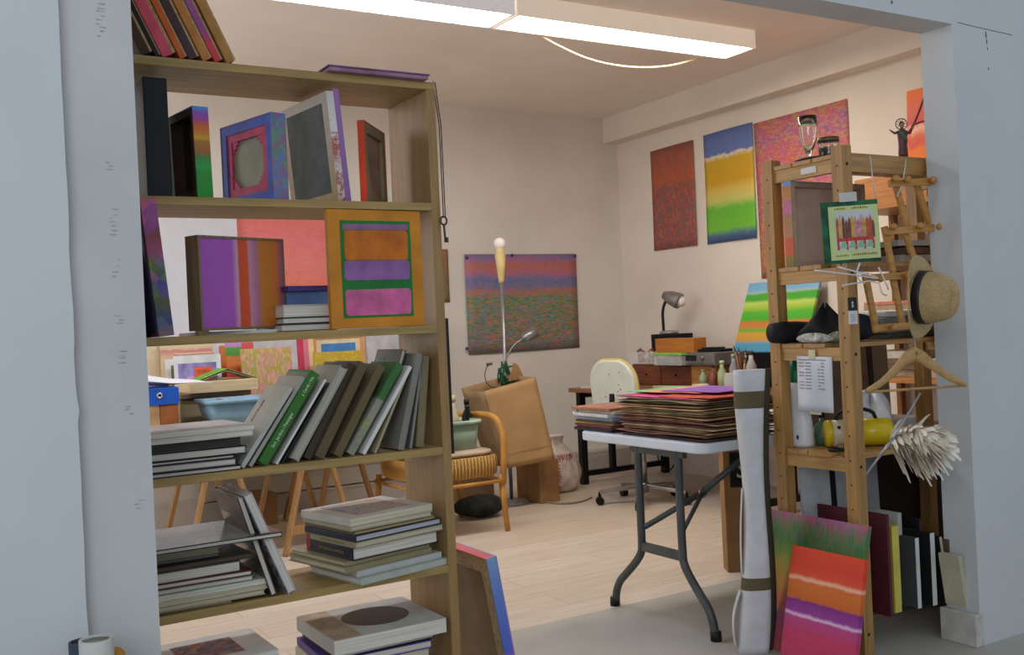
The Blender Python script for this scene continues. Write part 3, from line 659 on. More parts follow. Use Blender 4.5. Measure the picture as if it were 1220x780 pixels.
r.location.z = .034 * abs(math.sin(th)) if th < 0 else .001
# ================================================================== BEHIND THE BOOKCASE: work table on trestles
TY0, TY1, TX0, TX1, TZ = 5.36, 6.62, .75, 2.42, .74
tp = tag(MB().box(TX0, TX1, TY0, TY1, TZ - .025, TZ).build('table_top', wood('pale_table_board', (196, 176, 146), 0, .88), bevel=.003), 'pale board table top resting on wooden trestles behind the bookcase', 'table')
trw = wood('beech_trestle', (176, 134, 84), 2, .82)
def trestle(label, xl, y):
    """A-frame sawhorse; legs spread along x, beam along y"""
    r = thing('trestle', label, 'trestle', (xl, y, 0), group='trestles under the work table')
    H = TZ - .026; L = .26
    for sy in (-1, 1):
        for sx in (-1, 1):
            MB().bar((sx * .035, sy * L, H - .04), (sx * .21, sy * (L + .03), .004), .045, .022, side=(0, 1, 0)).build('leg', trw, r)
    MB().box(-.05, .05, -L - .06, L + .06, H - .04, H - .0005).build('beam', trw, r)
    for z in (.11,):
        for ya in (-L - .035,): MB().box(-.185, .185, ya, ya + .022, z, z + .05).build('rung', trw, r)
    return r
trestle('left wooden trestle under the work table', 1.42, 5.72)
trestle('middle wooden trestle under the work table', 1.95, 5.72)
trestle('right wooden trestle under the work table, beside the wicker chair', 2.30, 6.2)
tag(MB().box(0, .30, 0, .25, 0, .20).build('cardboard_box', mat('brown_cardboard', (146, 110, 70), rough=.85), None, (1.72, 6.42, 0), bevel=.003), 'brown cardboard box on the floor under the work table', 'box')
wb = MB()
for z in (0, .15, .31): wb.box(0, 1.9, 0, .02, z, z + .14).box(0, 1.9, -.006, .0, z + .125, z + .14)
tag(wb.build('stacked_boards', mat('grey_white_board', (176, 170, 162), rough=.7, var=.04), None, (1.6, 6.73, 0)), 'long grey-white boards leaning on the back wall under the work table', 'board')

def on_table(px, py, Y): return at(px, py, Y=Y)
def front_box(name, cat, label, x0, x1, y0, y1, Y, dep, m, z0=None, **k):
    a = at(x0, y1, Y=Y); b = at(x1, y1, Y=Y); t = at((x0 + x1) / 2, y0, Y=Y)
    zb = a.z if z0 is None else z0
    o = MB().box(0, b.x - a.x, 0, dep, 0, t.z - zb).build(name, m, None, (a.x, Y, zb), bevel=k.get('bevel', .003)); tag(o, label, cat, k.get('group')); return o
zt = TZ + .0006
# boxes under the binder
b1 = front_box('wooden_box', 'box', 'small orange-brown wooden box under the blue binder', 192, 214, 482, 506, 5.42, .30, mat('orange_brown_box', (150, 90, 48), var=.25, sc=8), zt)
b0 = front_box('cardboard_box', 'box', 'pale box with orange streaks at the left end of the work table', 150, 191.5, 482, 506, 5.42, .30, mat('streaky_pale_box', (190, 150, 106), var=.25, sc=8), zt)
ztop = at(200, 482, Y=5.42).z
a = at(150, 482, Y=5.41); b = at(214.5, 481, Y=5.41)
r = thing('binder', 'bright blue box binder with a ring hole at the left of the work table', 'binder', (a.x, 5.415, ztop + .001))
hb = at(195, 462, Y=5.41).z - ztop
MB().box(0, b.x - a.x, 0, .29, 0, hb).build('case', mat('binder_blue', (30, 88, 190), rough=.45, var=.05), r, bevel=.002)
h = at(191, 471, Y=5.41) - r.location
M = Matrix.Translation((h.x, -.001, h.z)) @ Matrix.Rotation(PI / 2, 4, 'X')
MB().lathe([(.008, 0), (.015, 0), (.015, .004), (.008, .004), (.008, 0)], 20, M).build('ring', mat('binder_ring', (190, 190, 192), metal=.8, rough=.3), r)
MB().lathe([(.0001, 0), (.0079, 0), (.0079, .001), (.0001, .001)], 16, M).build('finger_hole', black, r)
pz = ztop + .002 + hb
prl = MB(); q0 = at(150, 452, Y=5.5); q1 = at(250, 458, Y=5.5)
prl.grid(lambda u, v: Vector((q0.x + (q1.x - q0.x) * u, 5.42 + .24 * v, pz + .004 + (.075 * (1 - u) ** .8) * math.sin(PI * min(1, .15 + v * .85)) + .004 * math.sin(9 * u))), 20, 12)
tag(prl.build('paper_sheet', mat('curled_white_paper', (226, 226, 230), rough=.6, var=.03), solid=.0015), 'curled sheet of white paper lying on the blue binder', 'paper')
front_box('cardboard_box', 'box', 'plain tan cardboard box right of the wooden box on the work table', 216, 262, 476, 506, 5.74, .3, mat('tan_box', (172, 158, 126), rough=.85), zt)
za = at(230, 475, Y=5.74).z + .002
bd = front_box('drawing_board', 'board', 'dark stained wooden board on the tan cardboard box', 216, 300, 467, 475, 5.72, .42, wood('dark_board', (120, 96, 66), 0), za)
a = at(228, 469, Y=5.70); b = at(308, 466, Y=5.70); zb = za + bd.dimensions.z + .001; ztp = at(268, 453, Y=5.70).z
tag(MB().box(0, b.x - a.x, 0, .45, 0, max(.03, ztp - zb)).build('plywood_sheet', wood('birch_panel', (212, 190, 148), 0, .9), None, (a.x, 5.70, zb), bevel=.003), 'thick pale birch sheet lying on the dark board', 'board')
zp = zb + max(.03, ztp - zb)
c = at(261, 452, Y=5.9)
tent = thing('open_booklet', 'thin green booklet standing open like a tent on the birch sheet', 'booklet', (c.x, 5.88, zp + .001))
MB().add([(-.16, -.1, 0), (-.16, .1, 0), (.02, .1, .062), (.02, -.1, .062)], [(0, 1, 2, 3)]).add([(.02, -.1, .062), (.02, .1, .062), (.19, .1, .0), (.19, -.1, .0)], [(0, 1, 2, 3)]).build('cover', mat('leaf_green', (112, 168, 52)), tent, solid=.003)
MB().add([(-.13, -.095, 0), (-.13, .095, 0), (.02, .095, .052), (.02, -.095, .052)], [(0, 1, 2, 3)]).add([(.02, -.095, .052), (.02, .095, .052), (.17, .095, .0), (.17, -.095, .0)], [(0, 1, 2, 3)]).build('page_block', pg_w, tent, solid=.002)
# tub
def tub(label, x0, x1, yr, Yc, depth, zb, cm, rimc, taper=.82, group=None):
    a = at(x0, yr, Y=Yc - depth / 2); b = at(x1, yr, Y=Yc - depth / 2); W = b.x - a.x; H = a.z - zb
    r = thing('storage_tub', label, 'tub', ((a.x + b.x) / 2, Yc, zb))
    def rr(w, d, z, rad=.04):
        P = []
        for cx, cy, a0 in ((w / 2 - rad, -d / 2 + rad, -90), (w / 2 - rad, d / 2 - rad, 0), (-w / 2 + rad, d / 2 - rad, 90), (-w / 2 + rad, -d / 2 + rad, 180)):
            for k in range(6): t = D2R(a0 + 18 * k); P.append((cx + rad * math.cos(t), cy + rad * math.sin(t), z))
        return P
    def loft(rings):
        mb = MB(); vs = [p for R_ in rings for p in R_]; n = len(rings[0]); fs = []
        for j in range(len(rings) - 1):
            for i in range(n): fs.append((j * n + i, j * n + (i + 1) % n, (j + 1) * n + (i + 1) % n, (j + 1) * n + i))
        fs.append(tuple(reversed(range(n)))); return mb.add(vs, fs, None, 0, True)
    W2, D2 = W - .03, depth - .03
    m1 = loft([rr(W2 * taper, D2 * taper, 0), rr(W2, D2, H - .018)]); o1 = m1.build('tub_body', cm, r, solid=.003)
    m2 = loft([rr(W2 - .004, D2 - .004, H - .022), rr(W, depth, H - .02), rr(W, depth, H), rr(W2 + .004, D2 + .004, H), rr(W2 - .003, D2 - .003, H - .02)])
    m2.f.pop(); m2.mi.pop(); m2.sm.pop(); m2.build('rim', rimc, r)
    return r, W, H
bl = mat('powder_blue_plastic', (130, 168, 190), rough=.4, var=.03)
r, W, H = tub('powder blue plastic tub with odds and ends on the work table', 246, 330, 478, 5.53, .30, zt, bl, bl)
for k, (dx, dy, l, c_, lab) in enumerate(((-.09, -.02, .12, (190, 160, 120), 'wooden rule lying across the odds and ends in the blue tub'), (.0, .03, .14, (60, 50, 44), 'dark strip of wood in the blue tub'), (.07, -.03, .12, (206, 186, 156), 'pale offcut of wood in the blue tub'), (-.03, .05, .1, (220, 210, 196), 'white card offcut in the blue tub'))):
    tag(MB().box(-l / 2, l / 2, -.02, .02, 0, .012).build('offcut', mat('offcut_%d' % k, c_), None, (r.location.x + dx, r.location.y + dy, zt + H - .045 + .008 * k), (D2R(8), D2R(-8 + 6 * k), D2R(20 * k - 30))), lab, 'offcut')
tag(MB().box(-W * .36, W * .36, -.09, .09, 0, H - .055).build('offcut_bundle', mat('tub_filling', (96, 84, 72), var=.3, sc=30), None, (r.location.x, r.location.y, zt + .006), bevel=.01), 'bundle of dark offcuts filling the blue tub', 'offcuts')

def leaner(label, cat, name, x0, x1, y0, Y, face, z0=None, edge=None, t=.012, tilt=-4, w=None, dz=0, group=None):
    """flat sheet / board standing on the table, its top-left and top-right at pixels; leaning back"""
    zb = TZ + .001 if z0 is None else z0
    a = at(x0, y0, Y=Y); b = at(x1, y0, Y=Y)
    h = a.z - zb
    h = (h + 0) / math.cos(D2R(tilt))
    y = Y + math.sin(D2R(tilt)) * h
    o = MB().box(0, b.x - a.x, 0, t, 0, h, m=0).build(name, face(b.x - a.x, h) if callable(face) else face, None, (a.x, y, zb + .0005), (D2R(tilt), 0, 0))
    return tag(o, label, cat, group), b.x - a.x, h
wbd = mat('white_board', (214, 216, 222), rough=.5, var=.02)
leaner('large blank white board standing against the back wall behind the bookcase', 'board', 'white_board', 100, 281, 240, 6.74, wbd, t=.02, tilt=-1)
leaner('blank white canvas standing behind the floral painting on the work table', 'canvas', 'white_canvas', 296, 372, 404, 6.66, mat('primed_white', (206, 206, 212)), t=.02, tilt=-2)
leaner('second blank white board behind the framed blue and yellow picture', 'board', 'white_board', 436, 520, 385, 6.70, mat('primed_white', (206, 206, 212)), t=.02, tilt=-2)
# row of pictures on the table
leaner('cream backing board, leftmost behind the matted abstract', 'board', 'backing_board', 176, 187, 411, 6.38, mat('cream_board', (216, 198, 164)), tilt=-3)
leaner('second narrow cream board behind the matted abstract', 'board', 'backing_board', 187.5, 192, 412, 6.34, mat('cream_board2', (196, 180, 150)), tilt=-3)
leaner('white mat board standing behind the cream sheets', 'board', 'mat_board', 205, 263, 408, 6.40, mat('mat_white', (216, 216, 220)), tilt=-3)
leaner('cream sheet with pink scribbles standing behind the matted abstract', 'sheet', 'drawing', 191, 253, 410, 6.30, lambda w, h: paint('cream_scribble', w, h, [(0, (206, 180, 142)), (.8, (214, 190, 150)), (.9, (206, 130, 130)), (.93, (216, 194, 156)), (1, (218, 198, 164))], warp=.04), tilt=-3)
leaner('cream sheet with a green mark standing behind the matted abstract', 'sheet', 'drawing', 208, 256, 421, 6.22, lambda w, h: paint('cream_green_mark', w, h, [(0, (214, 196, 150)), (.9, (222, 206, 160)), (.95, (110, 160, 70)), (.97, (206, 120, 110)), (1, (226, 216, 184))], warp=.02), tilt=-3)
def matted(label, x0, x1, y0, Y, z0):
    a = at(x0, y0, Y=Y); b = at(x1, y0, Y=Y); w = b.x - a.x; h = a.z - z0
    r = thing('matted_picture', label, 'picture', (a.x, Y - .02, z0), (D2R(-3), 0, 0))
    MB().box(0, w, 0, .006, 0, h).build('mat_board', mat('mat_white', (216, 216, 220)), r)
    return r, w, h
zb_ = TZ + .001
r, w, h = matted('white matted picture half hidden behind the colourful abstract', 197, 250, 428, 6.10, zb_)
MB().box(w * .12, w * .9, -.001, 0, h * .25, h * .9).build('picture', mat('dim_olive_picture', (120, 116, 100), var=.2), r)
r, w, h = matted('white matted abstract of violet, orange, yellow and green patches on the work table', 207, 263, 424, 6.02, zb_)
pic = MB().box(w * .08, w * .90, -.001, 0, h * .28, h * .88).build('picture', mat('lavender_ground', (150, 140, 200), var=.25, sc=14), r)
for nm, c_, x0, x1, z0, z1 in (('orange_patch', (226, 96, 60), .42, .80, .60, .82), ('yellow_patch', (240, 190, 40), .50, .84, .45, .62), ('green_patch', (110, 190, 90), .14, .24, .36, .66), ('pink_patch', (216, 150, 206), .26, .44, .32, .68), ('rose_patch', (220, 90, 130), .72, .90, .40, .58), ('peach_patch', (240, 170, 130), .46, .74, .70, .78)):
    MB().prism(rrect(x0 * w, x1 * w, z0 * h, z1 * h, .008, .003, 2), 0, .0012, M=XZ).build(nm, mat('patch_' + nm, c_, var=.08), r, (0, -.001, 0))
strp = lambda w, h: paint('crimson_green_bands', w, h, [(0, (150, 30, 50)), (.5, (196, 40, 60)), (.62, (200, 60, 50)), (.66, (206, 110, 50)), (.8, (200, 120, 50)), (.82, (70, 140, 50)), (.92, (80, 150, 60)), (.94, (190, 130, 190)), (1, (200, 140, 200))], warp=.03)
leaner('narrow orange and crimson canvas beside the matted abstract', 'painting', 'painting', 262, 270, 412, 6.30, lambda w, h: paint('orange_crimson', w, h, [(0, (190, 50, 80)), (.45, (170, 50, 60)), (.6, (110, 60, 40)), (.7, (206, 110, 50)), (1, (200, 120, 60))], warp=.05), t=.02)
leaner('narrow banded canvas of crimson, orange, green and lilac on the work table', 'painting', 'painting', 269, 288, 408, 6.12, strp, t=.02, tilt=-5)
leaner('narrow canvas fading from coral to pink behind the flower field', 'painting', 'painting', 286, 302, 408, 6.16, lambda w, h: paint('coral_fade', w, h, [(0, (200, 120, 130)), (.5, (190, 150, 120)), (.7, (200, 150, 80)), (.9, (220, 90, 80)), (1, (224, 90, 90))], warp=.06), t=.02, tilt=-4)
ff = lambda w, h: paint('flower_field', w, h, [(0, (186, 120, 130)), (.35, (184, 130, 130)), (.55, (160, 150, 90)), (.75, (150, 150, 70)), (1, (190, 170, 60))], warp=.1, dabs=[(206, 120, 150), (150, 160, 70), (200, 160, 120), (220, 150, 160), (170, 150, 60)], dsc=70, dst=(1.6, .6), dabmix=.7)
leaner('small painting of a pink and olive flower field on the work table', 'painting', 'painting', 287, 347, 416, 6.0, ff, t=.018, tilt=-6)
for i, (x0, x1, c_, lab) in enumerate(((355, 361, (196, 60, 90), 'slim crimson-edged canvas behind the leaning books'), (361, 367, (214, 120, 140), 'slim pink-edged canvas behind the leaning books'), (367, 373, (226, 200, 150), 'slim cream-edged canvas behind the leaning books'))):
    leaner(lab, 'painting', 'painting', x0, x1, 404 - i, 6.25, mat('slim_edge_%d' % i, c_, var=.12), t=.25 if False else .03, tilt=-4)
r = thing('framed_picture', 'cream framed picture of a blue sky band standing on the work table', 'picture', at(370, 470, Y=6.3))
a = at(371, 402, Y=6.3); b = at(433, 402, Y=6.3); r.location = (a.x, 6.28, zb_); w = b.x - a.x; h = a.z - zb_
MB().box(0, .025, 0, .02, 0, h).box(w - .03, w, 0, .02, 0, h).box(.025, w - .03, 0, .02, h - .012, h).box(.025, w - .03, 0, .02, 0, .02).build('frame', mat('apricot_frame', (222, 160, 110)), r)
MB().box(.025, w - .03, .006, .016, .02, h - .012).build('mat_board', mat('pale_yellow_mat', (232, 216, 176)), r)
MB().box(.06, w - .065, .004, .006, .1, h - .045).build('picture', mat('sky_blue_paint', (78, 140, 206)), r)
leaner('small yellow field painting standing in front of the framed blue picture', 'painting', 'painting', 374, 431, 420, 6.14, lambda w, h: paint('yellow_field', w, h, [(0, (150, 150, 40)), (.6, (170, 160, 40)), (.8, (200, 170, 40)), (1, (206, 170, 50))], warp=.2, dabs=[(206, 180, 50), (160, 160, 40), (180, 140, 50)], dsc=60, dabmix=.5), t=.015)
# pink painting on the wall with a ledge under it
a = at(279, 250, Y=6.77); b = at(415, 344, Y=6.77)
pk = paint('coral_pink_field', b.x - a.x, a.z - b.z, [(0, (226, 122, 88)), (.25, (228, 130, 120)), (.6, (230, 122, 124)), (1, (226, 112, 106))], warp=.45, wsc=9, dabs=[(232, 120, 120), (226, 140, 110), (224, 104, 110), (236, 150, 140)], dsc=30, dst=(.6, 1.8), dabmix=.16)
canvas('large coral pink painting hanging on the back wall behind the bookcase', b.x - a.x, a.z - b.z, .025, pk, (a.x, 6.77, b.z), (0, 0, 0))
a = at(330, 345, Y=6.7); b = at(420, 345, Y=6.7)
tag(MB().box(0, b.x - a.x, 0, .09, -.03, 0).build('wooden_ledge', pine, None, (a.x, 6.705, a.z - .01)), 'narrow pine ledge on the back wall under the coral pink painting', 'ledge')

# ================================================================== BACK WALL PICTURES, CHAIR, BAGS, LAMP
def poster(name, label, cat, tl, br, m, X=None, Y=None, wav=.004, curl=0, group=None, off=.004, th=.0015, tl2=None):
    """thin sheet pinned on a wall: X wall faces -X, Y wall faces -Y"""
    a = at(*tl, X=X, Y=Y); b = at(*br, X=X, Y=Y)
    w = (a.y - b.y) if X is not None else (b.x - a.x); h = a.z - b.z
    rr = random.Random(int(tl[0])); ph = rr.uniform(0, 6)
    g = MB(); g.grid(lambda u, v: Vector((u * w, -off - wav * (1 + math.sin(5 * u + ph + 2 * v)) * .5 - curl * max(0, u - .85) * .3 - curl * max(0, .1 - v) * .3, v * h)), 14, 10)
    o = g.build(name, m(w, h) if callable(m) else m, None, (a.x, a.y, b.z), (0, 0, D2R(-90) if X is not None else 0), solid=th)
    tag(o, label, cat, group); return o, w, h
sea = lambda w, h: paint('meadow_sunset', w, h, [(0, (120, 110, 120)), (.2, (110, 120, 100)), (.55, (96, 140, 92)), (.62, (190, 110, 90)), (.66, (120, 110, 160)), (.74, (96, 110, 180)), (.8, (190, 100, 140)), (.88, (196, 104, 84)), (.94, (170, 100, 150)), (1, (120, 110, 170))], warp=.07, wsc=3.5, stretch=(.5, 2.2),
    dabs=[(60, 130, 80), (130, 110, 150), (180, 104, 90), (110, 130, 60), (86, 150, 150), (170, 110, 150), (90, 120, 70), (196, 120, 60)], dsc=62, dst=(.55, 1.7), mask=[(0, 1), (.56, 1), (.62, .35), (1, .35)], dabmix=.7, grain=.06)
poster('poster', 'large unframed painting of a green meadow under a pink sunset on the back wall', 'painting', (552, 303), (690, 414), sea, Y=YBACK - .001, wav=.012)
r_, w_, h_ = None, 0, 0
poster('poster', 'small olive and rust painting on the back wall, half hidden behind the bookcase', 'painting', (490, 297), (536, 360), lambda w, h: paint('rust_olive', w, h, [(0, (110, 110, 56)), (.5, (130, 110, 70)), (.8, (160, 100, 84)), (1, (176, 100, 90))], warp=.15, dabs=[(120, 110, 60), (150, 100, 80), (100, 110, 60)], dsc=40, dabmix=.5), Y=YBACK - .001)
for k, (x, y) in enumerate(((556, 307), (610, 304), (556, 415), (685, 305))):
    p = at(x, y, Y=YBACK - .02)
    tag(MB().lathe([(.0001, 0), (.012, .001), (.012, .006), (.0001, .008)], 12, Matrix.Rotation(PI / 2, 4, 'X')).build('drawing_pin', mat('blue_pin', (50, 60, 130) if k < 3 else (60, 60, 110)), None, p), 'small pin at the %s of the meadow painting' % ['upper left corner', 'top edge, near the middle', 'lower left corner', 'upper right corner'][k], 'pin')

# wicker armchair
wick = None
def wicker_mat():
    m, nt, b = new_mat('woven_wicker'); b.inputs['Roughness'].default_value = .5
    w1 = nt.nodes.new('ShaderNodeTexWave'); w1.inputs['Scale'].default_value = 14; w1.bands_direction = 'X'; nt.links.new(coords(nt, (1, 1, 1)), w1.inputs['Vector'])
    w2 = nt.nodes.new('ShaderNodeTexWave'); w2.inputs['Scale'].default_value = 34; w2.bands_direction = 'Z'; nt.links.new(coords(nt, (1, 1, 1)), w2.inputs['Vector'])
    f = math_node(nt, 'MULTIPLY', w1.outputs[0], math_node(nt, 'ADD', math_node(nt, 'MULTIPLY', w2.outputs[0], .5), .5))
    nt.links.new(ramp(nt, f, [(0, (130, 90, 34)), (.35, (190, 142, 66)), (1, (222, 180, 104))]), b.inputs['Base Color']); bump(nt, b, f, .6, .012); return m
wick = wicker_mat(); cane = mat('golden_cane', (192, 138, 64), rough=.4, var=.14, sc=10)
X1, X0, Y0c, Y1c = 3.0, 2.42, 5.15, 5.74
ch = thing('wicker_chair', 'golden wicker armchair with cane legs, right of the bookcase', 'chair', ((X0 + X1) / 2, (Y0c + Y1c) / 2, 0))
o = Vector(ch.location); hx = (X1 - X0) / 2; hy = (Y1c - Y0c) / 2
ap = MB(); N = 40
def ring(z, k):
    P = []
    for i in range(N):
        t = 2 * PI * i / N; c_, s_ = math.cos(t), math.sin(t)
        P.append((hx * k * math.copysign(abs(c_) ** .35, c_), hy * k * math.copysign(abs(s_) ** .35, s_), z))
    return P
rg = [ring(.33, .93), ring(.345, .985), ring(.40, 1.0), ring(.45, .985), ring(.455, .93)]
vs = [p for q in rg for p in q]; fs = [(j * N + i, j * N + (i + 1) % N, (j + 1) * N + (i + 1) % N, (j + 1) * N + i) for j in range(4) for i in range(N)]
fs += [tuple(reversed(range(N))), tuple(range(4 * N, 5 * N))]
ap.add(vs, fs, None, 0, True).build('seat', wick, ch)
for sx, sy in ((1, -1), (-1, -1), (1, 1), (-1, 1)):
    MB().tube([(sx * (hx - .02), sy * (hy - .02), .34), (sx * hx, sy * hy, 0)], [.019, .016], 10).build('leg', cane, ch)
for pp, qq in (((-hx, -hy), (hx, -hy)), ((hx, -hy), (hx, hy)), ((-hx, -hy), (-hx, hy)), ((-hx, hy), (hx, hy))): MB().tube([(pp[0], pp[1], .30), (qq[0], qq[1], .30)], .011, 8).build('stretcher', cane, ch)
for s_ in (1, -1): MB().tube([(s_ * (hx - .01), -hy + .01, .28), (s_ * (hx - .005), -hy, .42), (s_ * hx, -hy, .56), (s_ * hx, -hy + .05, .66), (s_ * (hx - .005), -hy + .2, .685), (s_ * (hx - .03), hy - .12, .665), (s_ * (hx - .09), hy - .02, .66)], .019, 10, smoothpath=2).build('armrest', cane, ch)
MB().tube([(hx - .02, hy - .05, .44), (hx - .07, hy - .02, .655), (hx - .18, hy + .02, .745), (0, hy + .03, .78), (-hx + .18, hy + .02, .745), (-hx + .07, hy - .02, .655), (-hx + .02, hy - .05, .44)], .019, 10, smoothpath=2).tube([(hx - .06, hy - .04, .66), (hx - .03, hy - .06, .67)], .03, 10).build('back_rail', cane, ch)
bs = MB()
for i in range(9): x = -hx + .1 + i * (2 * hx - .2) / 8; MB().tube([(x, hy - .03, .45), (x, hy + .01, .66 + .07 * math.cos((i - 4) / 4 * 1.2))], .006, 6).build('back_spindle', cane, ch)
cu = MB(); N2 = 40
rg2 = []
for z, k in ((.0, .86), (.012, .92), (.026, .9), (.03, .8)):
    rg2.append([(p[0] * k, p[1] * k, z) for p in ring(0, 1.0)])
vs = [p for q in rg2 for p in q]; fs = [(j * N + i, j * N + (i + 1) % N, (j + 1) * N + (i + 1) % N, (j + 1) * N + i) for j in range(3) for i in range(N)] + [tuple(range(3 * N, 4 * N)), tuple(reversed(range(N)))]
tag(cu.add(vs, fs, None, 0, True).build('seat_cushion', mat('linen_cushion', (186, 166, 142), rough=.9, var=.08), None, (o.x, o.y, .456)), 'thin beige seat cushion on the wicker chair', 'cushion')
gp = mat('sage_green_plastic', (150, 176, 156), rough=.35, var=.03)
r, W, H = tub('sage green plastic tub with bottles standing on the wicker chair', 478, 577, 509, 5.42, .30, .4875, gp, mat('pale_sage_rim', (178, 200, 182), rough=.3), .93)
tz = .4925
def bottle(label, x, y, z, prof, m, cap=None, capm=None, name='bottle', cat='bottle', sx=1, sy=1, rot=0):
    r = thing(name, label, cat, (x, y, z), (0, 0, rot))
    MB().lathe(prof, 24, sx=sx, sy=sy).build('bottle_body', m, r)
    if cap: MB().lathe(cap, 20).build('cap', capm, r)
    return r
p = at(540, 520, Y=5.43)
cmil = mat('cream_plastic', (222, 212, 178), rough=.35)
bt = bottle('cream plastic bottle with an orange label in the green tub', p.x, 5.43, tz, [(.0001, 0), (.040, .002), (.043, .02), (.043, .08), (.036, .11), (.042, .145), (.038, .19), (.024, .225), (.021, .25), (.021, .275), (.0001, .277)], cmil, [(.0001, .277), (.026, .277), (.026, .315), (.0001, .317)], cmil)
MB().lathe([(.0436, .09), (.0436, .03)], 24).build('label_patch', mat('orange_label', (236, 96, 50)), bt, (0, 0, .055))
p = at(556, 520, Y=5.46)
bottle('dark green bottle in the green tub', p.x + .01, 5.46, tz, [(.0001, 0), (.034, .002), (.034, .18), (.014, .22), (.014, .25), (.0001, .25)], mat('bottle_green', (24, 52, 40), rough=.2), [(.0001, .25), (.017, .25), (.017, .28), (.0001, .28)], black)
tag(MB().bar((0, 0, 0), (.06, .02, .24), .02, .012).build('brush_handle', black, None, (at(552, 520, Y=5.42).x - .02, 5.40, tz)), 'black handle sticking up in the green tub between the bottles', 'handle')
p = at(534, 379, Y=5.20)
tag(MB().box(-.2, 0, 0, .012, 0, .79).build('black_board', mat('matt_black_box', (22, 23, 30)), None, (p.x, 5.20, at(531, 379, Y=5.2).z - .79), (0, 0, 0)), 'tall thin black board on the wicker chair seat, its edge beside the bookcase', 'board')

# floor lamp
lx, ly = 3.49, 5.92
fl = thing('floor_lamp', 'bare-bulb floor lamp with a grey pole and side reading arm by the meadow painting', 'lamp', (lx, ly, 0))
steel = mat('brushed_grey_steel', (150, 150, 152), rough=.35, metal=.7)
MB().lathe([(.0001, 0), (.12, 0), (.122, .012), (.105, .024), (.03, .034), (.0001, .036)], 36).build('base', mat('lamp_base_grey', (150, 148, 144), rough=.4), fl)
tz_ = at(593, 334, Y=ly).z
MB().cyl((0, 0, .03), (0, 0, tz_), .0125, seg=14).build('pole', steel, fl)
cz = at(590, 300, Y=ly).z; 
MB().lathe([(.014, tz_ - .02), (.02, tz_), (.038, cz - .02), (.03, cz - .01), (.03, cz + .02), (.0001, cz + .02)], 20).build('socket', mat('yellowed_socket', (206, 184, 124), rough=.45), fl)
bz = cz + .055
MB().ball((0, 0, bz), .042, 20).cyl((0, 0, cz + .015), (0, 0, bz - .03), .02, .028).build('bulb', mat('opal_bulb', (236, 230, 226), rough=.2, var=.01), fl)
az = at(598, 425, Y=ly).z
p1 = at(612, 411, Y=ly - .02) - Vector((lx, ly, 0)); p2 = at(622, 404, Y=ly - .03) - Vector((lx, ly, 0)); p3 = at(638, 395, Y=ly - .04) - Vector((lx, ly, 0))
MB().tube([(0, 0, az - .02), (.03, -.0, az + .02), tuple(p1), tuple(p2)], .008, 8, smoothpath=2).build('reading_arm', steel, fl)
MB().tube([tuple(p2), tuple(p2 * .8 + p3 * .2), tuple(p3)], [.016, .032, .044], 16).build('lamp_shade', steel, fl)
# tangle of green cord and clip at the pole
gb = MB(); rc = random.Random(4); base = Vector((lx, ly, 0))
c0 = at(598, 446, Y=ly)
for k in range(5):
    P = [c0 + Vector((.0 + .02 * rc.uniform(-1, 1), -.03, .09))]
    for j in range(5): P.append(c0 + Vector((rc.uniform(-.07, .08), -.04 + rc.uniform(-.02, .02), rc.uniform(-.1, .06))))
    gb.tube(P, .006, 6, smoothpath=2)
tag(gb.build('cord_bundle', mat('bottle_green_cord', (30, 84, 56), rough=.5)), 'green cord bundled on the lamp pole above the kraft bag', 'cord')
P = [at(584, 434, Y=5.86), at(580, 436, Y=5.86), at(577, 446, Y=5.86), at(580, 458, Y=5.86), at(590, 462, Y=5.86)]
tag(MB().tube(P, .004, 6, smoothpath=2).tube([at(580, 434, Y=5.86), at(586, 433, Y=5.86)], .009, 8).build('wire_loop', mat('brown_wire', (96, 84, 72))), 'thin brown wire loop with a plug beside the lamp pole', 'wire')

# boxes and bags
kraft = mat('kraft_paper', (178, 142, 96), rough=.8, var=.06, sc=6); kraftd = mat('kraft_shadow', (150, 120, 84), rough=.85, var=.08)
p = at(612, 590, Z=.0)
cb = tag(MB().box(0, .16, 0, .30, 0, .29).build('cardboard_box', mat('brown_cardboard', (146, 110, 70), rough=.85), None, (3.10, 6.04, 0), bevel=.004), 'brown cardboard box on the floor carrying the kraft bag', 'box')
cb.location = (3.62, 5.76, 0)
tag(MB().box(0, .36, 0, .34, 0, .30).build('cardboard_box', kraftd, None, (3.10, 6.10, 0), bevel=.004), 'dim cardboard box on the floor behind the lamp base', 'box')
# bag: local box w .38 x d .2 x h .56, crumpled
BL = at(606, 557, Y=5.66); BR = at(661, 547, Y=5.66 - .0); TL = at(576, 466, Y=5.70); TR = at(638, 449, Y=5.70)
bag = thing('paper_bag', 'large brown kraft paper bag tilted on a box behind the wicker chair', 'bag', BL)
def lerp4(u, v): return (BL * (1 - u) + BR * u) * (1 - v) + (TL * (1 - u) + TR * u) * v
rb = random.Random(9)
def wr(u, v, k): return .0035 * math.sin(7 * u + 5 * v + k) * math.sin(9 * v - 3 * u + k)
b0 = Vector(BL); dep = Vector((-.06, .19, .02))
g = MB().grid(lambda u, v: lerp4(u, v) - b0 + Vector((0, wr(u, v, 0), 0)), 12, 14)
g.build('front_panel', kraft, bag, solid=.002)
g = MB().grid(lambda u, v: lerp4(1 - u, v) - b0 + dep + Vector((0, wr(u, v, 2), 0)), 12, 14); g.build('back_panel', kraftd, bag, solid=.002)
dep2 = Vector((-.13, .19, .02))
def side(xu, fold):
    def fn(u, v):
        p = lerp4(xu, v) - b0; q = dep
        return p + q * u + Vector((fold * (1 - abs(2 * u - 1)) * (v ** .7) * .06, 0, wr(u, v, 1) * .5))
    return MB().grid(fn, 8, 12)
